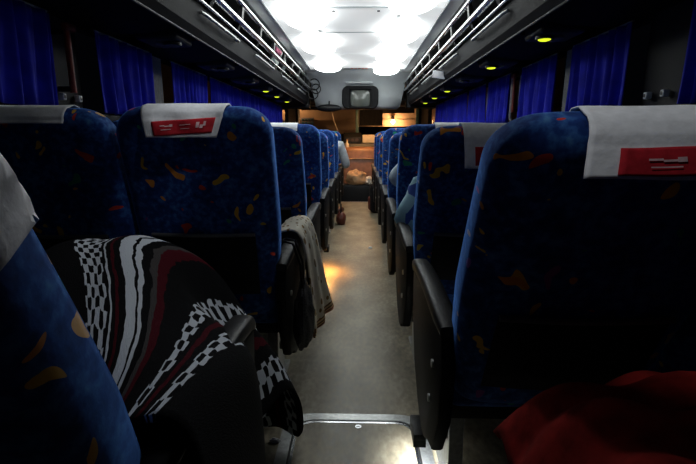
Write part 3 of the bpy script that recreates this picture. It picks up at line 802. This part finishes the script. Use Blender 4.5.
RLAB = ['blue seat under the dark red cloth at the lower right', 'large blue aisle seat nearest on the right, seen from behind', 'second blue aisle seat facing away right of the aisle',
        'third blue aisle seat facing away right of the aisle', 'fourth blue aisle seat facing away right of the aisle', 'fifth blue aisle seat facing away right of the aisle',
        'sixth blue aisle seat facing away right of the aisle', 'seventh blue aisle seat facing away right of the aisle', 'farthest blue aisle seat right of the aisle']
for i, (y, rec) in enumerate(RROW):
    place('R', -1 if i else 0, i, XR, y, rec, RLAB[i])
for i, (y, rec) in enumerate(LROW[1:], 1):
    place('LW', 0, i, -.903, y, 14 + (i * 37) % 9, ('blue window seat in the dark at the far left, beside the nearest covered aisle seat' if i == 1 else 'blue window seat beside the left wall, in row %s' % ORD[i - 1]))
for i, (y, rec) in enumerate(RROW[1:], 1):
    place('RW', 0, i, .913, y, 17 + (i * 53) % 8, 'blue window seat beside the right wall, in row %s' % ORD[i - 1])

# --- head covers laid over the seat tops
def cover(key, label, off=0, w=.25, drop=.085, front=.16, skew=0, red=True):
    o_, x, y, rec = SEATS[key]
    t = thing('headrest_cover', label, 'headrest cover', (x, y - .20, .42), 0, 'white headrest covers')
    t.rotation_euler = (R(rec), 0, 0)
    def surf(s_, u, g):
        """s_: 0 rear hem .. 1 front hem"""
        up = drop; tot = drop + front
        xx = off + (u - .5) * w
        ztop = BL
        if abs(xx) > BW - .085:
            e = (abs(xx) - (BW - .085)) / .085; ztop = BL - .085 * (1 - math.sqrt(max(0, 1 - e * e)))
        dist = s_ * tot
        if dist < drop: z = ztop - (drop - dist); sg = -1
        else: z = ztop - (dist - drop); sg = 1
        zz = min(z, BL - .0006)
        ww, d, cy = back_sec(min(zz, BL - .001))
        # follow the superellipse at this x
        cx = min(.999, abs(xx) / max(ww, 1e-4)); a = math.acos(cx ** (1 / .42))
        yy = d * (math.sin(a) ** .62)
        wr = .0035 * math.sin(u * 9 + s_ * 7 + off * 90) * math.sin(s_ * 11 + u * 3)
        if sg > 0: yy += .018 * (abs(xx) / BW) ** 3 * (d / BD)
        if sg < 0: yy += (drop - dist) * math.tan(R(rec * 1.15 + 3))
        return (xx + skew * (drop - dist if sg < 0 else 0) * (.5 - u), cy + sg * (yy + g + max(wr, -.002)), zz + g * (1 if abs(z - ztop) < .02 else 0))
    nu, nv = 36, 34; bm = bm_new(); grid = []
    tot = drop + front
    ss = [i / 14 * drop / tot for i in range(15)]
    ss[-1] -= .004
    ss += [drop / tot + .004 + (1 - drop / tot - .004) * i / 16 for i in range(17)]
    for s_ in ss: grid.append([bm.verts.new(surf(s_, i / nu, .0045)) for i in range(nu + 1)])
    for j in range(len(grid) - 1):
        for i in range(nu): bm.faces.new((grid[j][i], grid[j][i + 1], grid[j + 1][i + 1], grid[j + 1][i]))
    c = part('cloth', bm, 'white_cloth', t, angle=70); sd = c.modifiers.new('thick', 'SOLIDIFY'); sd.thickness = .0025; sd.offset = 1
    if red:
        def patch(nm, u0, u1, d0, d1, g, m, tilt=0):
            bm = bm_new(); n1, n2 = 26, 10; gr = []
            for j in range(n2 + 1):
                row = []
                for i in range(n1 + 1):
                    u = u0 + (u1 - u0) * i / n1
                    dd = d0 + (d1 - d0) * j / n2 + tilt * (u - .5)
                    row.append(bm.verts.new(surf(dd / tot, u, g)))
                gr.append(row)
            for j in range(n2):
                for i in range(n1): bm.faces.new((gr[j][i], gr[j][i + 1], gr[j + 1][i + 1], gr[j + 1][i]))
            return bm
        ti = .012 if key[0] == 'L' else .004
        bm = patch('x', .13, .92, drop * .13, drop * .64, .0100, 'red_print', ti)
        p = part('red_panel', bm, 'red_print', t, angle=70); sd = p.modifiers.new('thick', 'SOLIDIFY'); sd.thickness = .002
        bmx = bm_new()
        for (ua, ub, da, db) in ((.24, .30, .046, .049), (.30, .37, .044, .047), (.36, .40, .043, .050), (.49, .56, .045, .047), (.56, .63, .046, .048), (.70, .74, .036, .052), (.75, .79, .034, .044), (.79, .82, .040, .053), (.25, .38, .035, .037), (.50, .62, .034, .036)):
            q = patch('x', ua, ub, da * drop / .085 - .006, db * drop / .085 - .006, .0124, None, ti); me_ = bpy.data.meshes.new('tmp'); q.to_mesh(me_); q.free(); bmx.from_mesh(me_); bpy.data.meshes.remove(me_)
        part('lettering', bmx, 'print_white', p, angle=70)
    return t
cover(('L', 1), 'white head cover with a red printed panel on the nearest left aisle seat', -.012, .24, .072, .17, .6)
cover(('R', 1), 'large white head cover with a red printed panel at the right edge', .052, .31, .056, .17, -.5)
cover(('R', 2), 'white head cover with a red panel on the second right aisle seat', .015, .25, .085, .17, .05)
o_, hx_, hy_, hr_ = SEATS[('L', 0)]
t = thing('headrest_cover', 'plain pale head cover over the top of the near left seat', 'headrest cover', (hx_, hy_ - .20, .42), 0, 'white headrest covers')
t.rotation_euler = (R(hr_), 0, 0)
bm = bm_new()
zs = [.535 + (BL - .085 - .535) * i / 6 for i in range(6)] + [BL - .085 + .085 * math.sin(PI / 2 * i / 12) for i in range(13)]
zs[-1] = BL - .0004
rg = []
for i, z in enumerate(zs):
    rg.append([(p[0], p[1], p[2] + .005 * min(1, i / 10) + (.012 * math.sin(k_ * .8) if i == 0 else 0)) for k_, p in ((k_, back_pt(z, 2 * PI * k_ / 48, .005 + .002 * math.sin(k_ * 1.9 + i))) for k_ in range(48))])
add_rings(bm, rg, False, True); part('cloth', bm, 'white_cloth', t)
cover(('LW', 1), 'dim plain head cover on the dark far left window seat', 0, .25, .03, .15, 0, False)
cover(('L', 3), 'thin white head cover peeping over the third left aisle seat', -.03, .24, .03, .15, 0, False)
cover(('R', 3), 'thin white head cover peeping over the third right aisle seat', .06, .24, .04, .15, 0, False)

# ================================================================== FLOOR HATCH
t = thing('floor_hatch', 'steel framed hatch in the aisle floor at the bottom', 'hatch', (.022, 1.085, 0))
def frame_bm(o_, i_, z0, z1, zi):
    bm = bm_new(); n = len(o_)
    a = [bm.verts.new((p[0], p[1], z0)) for p in o_]; b2 = [bm.verts.new((p[0], p[1], z1)) for p in o_]
    c = [bm.verts.new((p[0], p[1], z1)) for p in i_]; d = [bm.verts.new((p[0], p[1], zi)) for p in i_]
    for q in range(n):
        w = (q + 1) % n
        for u, v in ((a, b2), (b2, c), (c, d), (d, a)): bm.faces.new((u[q], u[w], v[w], v[q]))
    return bm
part('frame', frame_bm(rrect(-.252, -.40, .252, .40, .095), rrect(-.215, -.363, .215, .363, .07), .0, .006, .0), 'dull_steel', t)
part('gasket', frame_bm(rrect(-.214, -.362, .214, .362, .07), rrect(-.207, -.355, .207, .355, .064), .0, .004, .0), 'black_plastic', t)
part('inner_trim', frame_bm(rrect(-.207, -.355, .207, .355, .064), rrect(-.198, -.346, .198, .346, .056), .0, .0055, .0), 'steel', t)
bm = bm_new(); add_prism(bm, rrect(-.198, -.346, .198, .346, .056), 0, .004, 'z'); part('lid', bm, 'floor', t, smooth=False)
bm = bm_new(); add_disc(bm, (.012, .325, .005), .011, .004); add_box(bm, (.012, .325, .0075), (.014, .003, .002)); part('lock', bm, 'steel', t)

# ================================================================== CLOTH THINGS
def sheet(name, rows, m, thick, parent=None, sub=2, uvs=None):
    """rows: list of rows of points, shaped into a smooth sheet with a 'weave' uv"""
    bm = bm_new(); uvl = bm.loops.layers.uv.new('weave')
    nr, nc = len(rows), len(rows[0])
    vs = [[bm.verts.new(p) for p in r] for r in rows]
    for j in range(nr - 1):
        for i in range(nc - 1):
            f = bm.faces.new((vs[j][i], vs[j][i + 1], vs[j + 1][i + 1], vs[j + 1][i]))
            for lp, (jj, ii) in zip(f.loops, ((j, i), (j, i + 1), (j + 1, i + 1), (j + 1, i))):
                lp[uvl].uv = uvs(jj / (nr - 1), ii / (nc - 1)) if uvs else (ii / (nc - 1), jj / (nr - 1))
    o = part(name, bm, m, parent, angle=80) if parent else finish(name, bm, m, angle=80)
    s = o.modifiers.new('sub', 'SUBSURF'); s.levels = sub; s.render_levels = sub
    sd = o.modifiers.new('thick', 'SOLIDIFY'); sd.thickness = thick; sd.offset = 1
    return o

# heaped striped blanket on the near left seat
ctrl = [  # y, crest z, x left, crest drop on the window side, then the aisle side profile as (x, z)
    (.50, .585, -.66, .05, [(-.30, .60), (-.255, .645), (-.205, .650), (-.180, .620), (-.172, .54), (-.170, .44)]),
    (.62, .68, -.67, .08, [(-.31, .66), (-.255, .652), (-.205, .652), (-.178, .620), (-.170, .53), (-.168, .40)]),
    (.74, .745, -.68, .12, [(-.33, .71), (-.270, .665), (-.210, .655), (-.178, .620), (-.168, .52), (-.165, .36)]),
    (.85, .78, -.69, .16, [(-.36, .755), (-.300, .69), (-.235, .655), (-.182, .600), (-.168, .48), (-.165, .33)]),
    (.94, .79, -.69, .20, [(-.38, .775), (-.330, .72), (-.290, .63), (-.272, .54), (-.265, .43), (-.262, .31)]),
    (1.02, .785, -.69, .24, [(-.39, .77), (-.345, .72), (-.305, .62), (-.285, .51), (-.275, .39), (-.268, .26)]),
    (1.10, .76, -.69, .28, [(-.39, .74), (-.340, .69), (-.300, .59), (-.275, .47), (-.25, .36), (-.225, .26)]),
    (1.17, .68, -.69, .28, [(-.38, .66), (-.330, .61), (-.285, .53), (-.25, .45), (-.215, .38), (-.185, .30)]),
    (1.22, .55, -.69, .2, [(-.38, .53), (-.330, .50), (-.280, .45), (-.24, .40), (-.20, .34), (-.165, .27)]),
    (1.26, .40, -.70, .14, [(-.38, .39), (-.330, .37), (-.280, .34), (-.235, .30), (-.19, .25), (-.150, .20)]),
    (1.29, .24, -.70, .1, [(-.38, .23), (-.330, .22), (-.280, .20), (-.235, .18), (-.19, .15), (-.145, .12)]),
    (1.31, .09, -.70, .05, [(-.38, .09), (-.330, .08), (-.280, .07), (-.235, .06), (-.19, .05), (-.150, .04)])]
rows = []
for j, (y, z, xa, dw, prof_) in enumerate(ctrl):
    row = []
    for i in range(9):
        c = i / 8; x = xa + (prof_[0][0] - .05 - xa) * c
        zz = z - dw * max(0, 1 - 2 * c) ** 2
        row.append([x, y, zz])
    row += [[px_, y, pz_] for px_, pz_ in prof_]
    if 1 < j < 7:
        for i, p in enumerate(row[:12]):
            p[0] -= .045 * (1 - abs(j - 4) / 4); p[2] -= .022
    for i, p in enumerate(row):
        fa = .006 + .022 * max(0, (j - 5) / 6)
        p[1] += fa * math.sin(i * 1.9 + j * .35)
        if j < 7 and i < 9: p[2] += .008 * math.sin(i * 1.3 + j * .9)
        p[2] = max(p[2], .025)
    rows.append(row)
bl = sheet('blanket', rows, 'blanket', .012, None, 3, lambda v, u: (.64 + (.02 + .96 * (u ** 1.1) - .64) * (1 + 7.5 * max(0, .36 - v) ** 1.15), v))
tag(bl, 'black, white and dark red woven blanket heaped over the near left seat', 'blanket')

# dotted cloth hanging into the aisle by the nearest left seat row
rows = []
prof_ = [(-.275, .655), (-.245, .664), (-.215, .668), (-.190, .655), (-.176, .60), (-.168, .52), (-.160, .43), (-.150, .34), (-.140, .26), (-.128, .20), (-.112, .14)]
for j, (x, z) in enumerate(prof_):
    q = max(0, (j - 3) / 7); row = []
    for i in range(13):
        c = i / 12
        y = 1.64 + .32 * c + q * (.16 + .12 * c)
        fold = .013 * math.sin(c * 15 + q * 1.5) * (.25 + q)
        hx = -.185 + .095 * c; hy = 1.86 + .26 * c; hz = .125 + .065 * c; w_ = q ** 1.6
        row.append((x * (1 - w_) + hx * w_ + fold, y * (1 - w_) + hy * w_, z * (1 - w_) + hz * w_ + .02 * c * q * (1 - q) - (0 if j > 3 else .012 * abs(c - .5))))
    rows.append(row)
sh = sheet('shawl', rows, 'dots', .006, None, 2, lambda v, u: (u * .55, 1 - v))
tag(sh, 'white cloth with gold dots and a brown striped hem hanging over an armrest', 'cloth')
# black lacy bag hanging from the same armrest
t = thing('lace_bag', 'black lacy bag hanging from the armrest in front of the dotted cloth', 'bag', (-.163, 1.52, .27))
o = lump('pouch', (0, 0, 0), (.034, .085, .13), 5, .25, 'lace', t)
bm = bm_new(); add_tube(bm, [(0, -.03, .17), (-.005, -.028, .30), (-.03, -.025, .375), (-.06, -.02, .382), (-.095, -.01, .37), (-.10, 0, .34), (-.095, .01, .37), (-.06, .02, .382), (-.03, .025, .375), (-.005, .028, .30), (0, .03, .17)], .004, 8); part('handle', bm, 'black_cloth', t)

# dark red cloth heaped on the near right seat
rows = []
for j in range(11):
    q = j / 10; row = []
    for i in range(17):
        c = i / 16
        x = .268 + .40 * c
        y = .26 + .42 * q + .015 * math.sin(c * 8 + q * 3)
        crown = math.sin(PI * min(1, .12 + q * .80)) ** .6
        z = .50 + .175 * crown * (1 - .75 * max(0, (.25 - c) / .25) ** 2) + .032 * math.sin(q * 24 + c * 4) + .010 * math.sin(c * 14)
        row.append((x, y, max(z, .485) if y < .60 else z))
    rows.append(row)
rc = sheet('red_blanket', rows, 'red_cloth', .015, None, 2)
tag(rc, 'dark red folded cloth heaped on the seat at the lower right', 'cloth')

# patterned bundle on the second right seat
o = lump('pillow', (.385, 2.02, .485), (.18, .11, .205), 12, .14, 'patch', None)
tag(o, 'pale blue pillow with dark blue and yellow patches on the second right seat', 'pillow')
# bags on the aisle floor far ahead
t = thing('handbag', 'small brown handbag on the left of the aisle floor', 'handbag', (-.185, 5.25, 0))
lump('pouch', (0, 0, 0), (.06, .10, .085), 8, .15, 'brown_leather', t)
bm = bm_new(); add_tube(bm, [(0, -.05, .11), (0, -.045, .18), (0, -.02, .235), (0, .02, .235), (0, .045, .18), (0, .05, .11)], .007, 8); part('strap', bm, 'black_cloth', t)
t = thing('backpack', 'dark backpack standing on the right of the aisle floor', 'backpack', (.27, 6.12, 0))
bm = bm_new()
vs = add_box(bm, (0, 0, .20), (.20, .26, .40), .07, 4); part('main_bag', bm, 'black_cloth', t)
bm = bm_new(); add_box(bm, (-.095, 0, .13), (.05, .18, .18), .03, 3); part('front_pocket', bm, 'brown_leather', t)
bm = bm_new(); add_tube(bm, [(0, -.04, .39), (0, -.035, .43), (0, .035, .43), (0, .04, .39)], .008, 8); part('handle', bm, 'black_cloth', t)
o = lump('paper_scrap', (.135, 4.05, 0), (.018, .014, .010), 2, .5, 'white_plastic', None, n=14)
tag(o, 'crumpled white paper scrap on the right of the aisle floor', 'litter')
o = lump('tissue_scrap', (-.245, 1.33, 0), (.018, .009, .007), 6, .5, 'white_plastic', None, n=14)
tag(o, 'small white scrap beside the left edge of the floor hatch', 'litter')

# ---- things in and under the racks
t = thing('plastic_bag', 'clear plastic bag with pink wrapping in the left luggage rack', 'bag', (-.80, 4.72, 1.625))
lump('bag_film', (0, 0, 0), (.085, .20, .150), 15, .3, 'clear_bag', t)
lump('pink_bundle', (.03, -.13, .19), (.045, .07, .055), 4, .3, 'pink', t, False)
t = thing('coiled_cable', 'coil of black cable hanging at the front end of the left rack', 'cable', (-.625, 6.72, 1.70))
for q, (r_, dx, dz) in enumerate([(.075, 0, .05), (.065, .025, -.01), (.07, -.02, -.08)]):
    bm = bm_new(); add_tube(bm, [(dx + r_ * math.cos(2 * PI * k_ / 24), .012 * q, dz + r_ * math.sin(2 * PI * k_ / 24)) for k_ in range(25)], .009, 8, False); part('loop', bm, 'black_plastic', t)
bm = bm_new(); add_box(bm, (-.035, .01, 0), (.03, .05, .03), .006); part('clip', bm, 'black_plastic', t)
t = thing('paper_card', 'pale card sticking out sideways from the right luggage rack', 'card', (.768, 4.1, 1.535))
bm = bm_new(); add_box(bm, (-.055, 0, 0), (.112, .004, .062), .0015, rot=(R(9), 'Y')); part('sheet', bm, 'white_plastic', t)
bm = bm_new(); add_box(bm, (-.004, 0, .0), (.02, .012, .03), .003); part('clip', bm, 'black_plastic', t)

# ---- low aisle lamps on the seat sides
def step_lamp(x, y, z, s, m, label):
    t = thing('step_lamp', label, 'lamp', (x, y, z), 0, 'low aisle lamps')
    bm = bm_new(); add_box(bm, (0, 0, .016), (.036, .10, .02), .003)
    add_box(bm, (0, -.047, -.004), (.036, .006, .022)); add_box(bm, (0, .047, -.004), (.036, .006, .022)); add_box(bm, (.0155, 0, -.004), (.005, .10, .022)); add_box(bm, (-.0155, 0, -.004), (.005, .10, .022)); part('housing', bm, 'black_plastic', t)
    bm = bm_new(); add_box(bm, (0, 0, .003), (.022, .08, .006), .001); part('lens', bm, m, t)
step_lamp(-.212, 3.30, .180, 1, 'step_glow', 'warm orange step lamp low beside the third left seat')
step_lamp(.215, 1.22, .125, -1, 'white_glow', 'white step lamp low beside the nearest right seat')

# ================================================================== PEOPLE
def skin_mesh(joints, edges, root):
    """joints: name -> (co, radius)"""
    names = list(joints); me = bpy.data.meshes.new('sk')
    me.from_pydata([joints[n][0] for n in names], [(names.index(a), names.index(b2)) for a, b2 in edges], [])
    o = bpy.data.objects.new('sk', me); COL.objects.link(o)
    o.modifiers.new('s', 'SKIN')
    for i, n in enumerate(names):
        r_ = joints[n][1]; rr_ = r_ if isinstance(r_, tuple) else (r_, r_)
        me.skin_vertices[0].data[i].radius = rr_
        me.skin_vertices[0].data[i].use_root = (n == root)
    sb = o.modifiers.new('u', 'SUBSURF'); sb.levels = 2
    dg = bpy.context.evaluated_depsgraph_get(); ev = o.evaluated_get(dg)
    res = bpy.data.meshes.new_from_object(ev)
    bpy.data.objects.remove(o); return res

def remesh(bm, vox):
    me = bpy.data.meshes.new('rm'); bm.to_mesh(me); bm.free()
    o = bpy.data.objects.new('rm', me); COL.objects.link(o)
    r_ = o.modifiers.new('r', 'REMESH'); r_.mode = 'VOXEL'; r_.voxel_size = vox
    s_ = o.modifiers.new('s', 'SMOOTH'); s_.iterations = 3; s_.factor = .5
    dg = bpy.context.evaluated_depsgraph_get(); res = bpy.data.meshes.new_from_object(o.evaluated_get(dg))
    bpy.data.objects.remove(o); b2 = bmesh.new(); b2.from_mesh(res); return b2

def person(label, J, face, shirt, trouser, sleeve):
    """J: joint name -> world position; face: facing direction in plan"""
    base = Vector((J['pelvis'][0], J['pelvis'][1], 0))
    t = thing('person', label, 'person', base)
    P = {k_: Vector(v) - base for k_, v in J.items()}
    rad = dict(pelvis=.125, belly=.115, chest=.13, neck=.055, hd=.06)
    body = {'pelvis': (P['pelvis'], (.15, .11)), 'belly': (P['pelvis'].lerp(P['chest'], .5), (.135, .10)), 'chest': (P['chest'], (.15, .105)), 'neck': (P['neck'], .05), 'head': (P['head'], .06)}
    ed = [('pelvis', 'belly'), ('belly', 'chest'), ('chest', 'neck'), ('neck', 'head')]
    for s in 'LR':
        body['sh' + s] = (P['sh' + s], .058); body['el' + s] = (P['el' + s], .042); body['wr' + s] = (P['wr' + s], .027)
        hd = (P['wr' + s] - P['el' + s]).normalized(); body['hand' + s] = (P['wr' + s] + hd * .075, (.040, .018))
        body['hip' + s] = (P['pelvis'].lerp(P['kn' + s], .22) + Vector((0, 0, -.01)), .088)
        body['kn' + s] = (P['kn' + s], .058); body['an' + s] = (P['an' + s], .036); body['toe' + s] = (P['toe' + s], (.040, .024))
        ed += [('chest', 'sh' + s), ('sh' + s, 'el' + s), ('el' + s, 'wr' + s), ('wr' + s, 'hand' + s), ('pelvis', 'hip' + s), ('hip' + s, 'kn' + s), ('kn' + s, 'an' + s), ('an' + s, 'toe' + s)]
    bm = bmesh.new(); bm.from_mesh(skin_mesh(body, ed, 'pelvis'))
    # head, nose, ears, lips
    f = Vector((face[0], face[1], face[2])).normalized(); sd = f.cross(Vector((0, 0, 1))).normalized(); upv = sd.cross(f)
    rot = Matrix((sd, f, upv)).transposed(); hc = P['head'] + upv * .03
    add_ball(bm, hc, (.075, .095, .115), 24, 18, rot)
    add_ball(bm, hc + f * .05 - upv * .06, (.05, .045, .05), 16, 12, rot)
    add_ball(bm, hc + f * .098 - upv * .02, (.014, .02, .024), 12, 8, rot)
    add_ball(bm, hc + f * .088 - upv * .058, (.026, .012, .012), 12, 8, rot)
    for q in (-1, 1): add_ball(bm, hc + sd * q * .076 - upv * .008, (.010, .022, .032), 12, 8, rot)
    # fingers
    for s, sg in (('L', -1), ('R', 1)):
        w = P['wr' + s]; hd = (w - P['el' + s]).normalized(); side = hd.cross(Vector((0, 0, 1))).normalized(); pn = side.cross(hd)
        for q, ln in enumerate((.062, .072, .068, .052)):
            a = w + hd * .085 + side * (q - 1.5) * .019
            add_tube(bm, [a - hd * .03, a + hd * ln * .4 - pn * .004, a + hd * ln * .75 - pn * .016, a + hd * ln - pn * .036], [.0095, .009, .0085, .007], 8)
        a = w + hd * .035 + side * sg * -.03
        add_tube(bm, [a, a + hd * .03 + side * sg * -.025 - pn * .01, a + hd * .062 + side * sg * -.03 - pn * .02], [.013, .011, .009], 8)
    b2 = remesh(bm, .0075)
    bo = part('body', b2, 'skin', t)
    for q in (-1, 1):
        bm = bm_new(); add_ball(bm, hc + f * .082 + sd * q * .032 + upv * .012, (.013, .010, .009), 12, 8, rot); part('eye', bm, 'white_plastic', bo)
    bm = bm_new()
    vs = add_ball(bm, (0, 0, 0), (.086, .105, .118), 24, 18)
    bmesh.ops.delete(bm, geom=[v for v in bm.verts if (v.co.y > .045 and v.co.z < .055) or v.co.z < -.06], context='VERTS')
    bmesh.ops.rotate(bm, cent=(0, 0, 0), matrix=rot, verts=bm.verts[:]); bmesh.ops.translate(bm, vec=hc + upv * .012 - f * .006, verts=bm.verts[:])
    h = part('hair', bm, 'hair', t); s_ = h.modifiers.new('t', 'SOLIDIFY'); s_.thickness = .012; s_.offset = -1
    g = .014
    top = {'pelvis': (body['pelvis'][0], (.15 + g, .11 + g)), 'belly': (body['belly'][0], (.14 + g, .105 + g)), 'chest': (body['chest'][0], (.15 + g, .105 + g)), 'nk': (P['chest'].lerp(P['neck'], .62), .066)}
    ed = [('pelvis', 'belly'), ('belly', 'chest'), ('chest', 'nk')]
    for s in 'LR':
        cuff = P['sh' + s].lerp(P['el' + s], sleeve) if sleeve <= 1 else P['el' + s].lerp(P['wr' + s], sleeve - 1)
        top['sh' + s] = (P['sh' + s], .058 + g); ed.append(('chest', 'sh' + s))
        if sleeve > 1: top['el' + s] = (P['el' + s], .042 + g); top['c' + s] = (cuff, .034 + g); ed += [('sh' + s, 'el' + s), ('el' + s, 'c' + s)]
        else: top['c' + s] = (cuff, .048 + g); ed.append(('sh' + s, 'c' + s))
    bm = bmesh.new(); bm.from_mesh(skin_mesh(top, ed, 'pelvis')); part('shirt', bm, shirt, t)
    tr = {'pelvis': (body['pelvis'][0], (.15 + .006, .11 + .008))}; ed = []
    for s in 'LR':
        tr['hip' + s] = (body['hip' + s][0], .088 + g); tr['kn' + s] = (P['kn' + s], .058 + g); tr['c' + s] = (P['kn' + s].lerp(P['an' + s], .88), .045 + g)
        ed += [('pelvis', 'hip' + s), ('hip' + s, 'kn' + s), ('kn' + s, 'c' + s)]
    bm = bmesh.new(); bm.from_mesh(skin_mesh(tr, ed, 'pelvis')); part('trousers', bm, trouser, t)
    for s in 'LR':
        a, b3 = P['an' + s], P['toe' + s]; d = (b3 - a); d.z = 0; d.normalize()
        bm = bm_new(); yaw = math.atan2(d.y, d.x)
        vs = add_ball(bm, (0, 0, 0), (.135, .05, .052), 20, 12)
        for v in vs:
            v.co.z = max(v.co.z, -.034); v.co.z *= 1 if v.co.x < 0 else 1 - .4 * v.co.x / .135
        bmesh.ops.rotate(bm, cent=(0, 0, 0), matrix=Matrix.Rotation(yaw, 3, 'Z'), verts=vs)
        c = a.lerp(b3, .5); bmesh.ops.translate(bm, vec=(c.x, c.y, .036), verts=vs); part('shoe', bm, 'shoe', t)
    return t
person('person in a grey shirt leaning over the aisle side of a far left seat', dict(
    pelvis=(-.40, 5.62, .585), chest=(-.35, 5.72, .86), neck=(-.38, 5.85, .94), head=(-.40, 5.93, .955),
    shR=(-.205, 5.70, .90), elR=(-.135, 5.74, .665), wrR=(-.19, 5.96, .66), shL=(-.52, 5.74, .90), elL=(-.60, 5.82, .66), wrL=(-.50, 6.00, .63),
    knR=(-.30, 6.03, .52), anR=(-.25, 6.02, .10), toeR=(-.22, 6.16, .045), knL=(-.53, 6.03, .53), anL=(-.52, 6.05, .10), toeL=(-.53, 6.19, .045)), (.1, 1, -.45), 'grey_shirt', 'trousers', 1.5)
person('person in a pale blue shirt with one elbow poking out from the third right seat', dict(
    pelvis=(.48, 2.62, .585), chest=(.50, 2.63, .80), neck=(.53, 2.71, .905), head=(.55, 2.78, .925),
    shL=(.325, 2.60, .855), elL=(.205, 2.76, .690), wrL=(.36, 2.93, .635), shR=(.66, 2.62, .84), elR=(.70, 2.78, .63), wrR=(.58, 2.96, .63),
    knL=(.36, 3.02, .52), anL=(.37, 3.03, .10), toeL=(.36, 3.17, .045), knR=(.57, 3.02, .52), anR=(.57, 3.03, .10), toeR=(.58, 3.17, .045)), (.1, 1, -.4), 'pale_shirt', 'jeans', .72)

# ================================================================== CAMERA, WORLD
cam = bpy.data.cameras.new('camera'); co = bpy.data.objects.new('camera', cam); COL.objects.link(co)
cam.sensor_width = 36; cam.lens = 450 / 696 * 36; cam.clip_start = .02
th = math.atan(94 / 450); yaw = math.atan(12 / math.hypot(450, 94))
co.location = (.035, 0, 1.0); co.rotation_euler = (PI / 2 - th, 0, yaw)
SC.camera = co
w = bpy.data.worlds.new('night'); SC.world = w; w.use_nodes = True
bg = w.node_tree.nodes['Background']; bg.inputs[0].default_value = (.01, .012, .02, 1); bg.inputs[1].default_value = .05
SC.view_settings.view_transform = 'Standard'; SC.view_settings.look = 'None'
SC.view_settings.exposure = 0; SC.view_settings.gamma = 1; SC.view_settings.use_curve_mapping = False
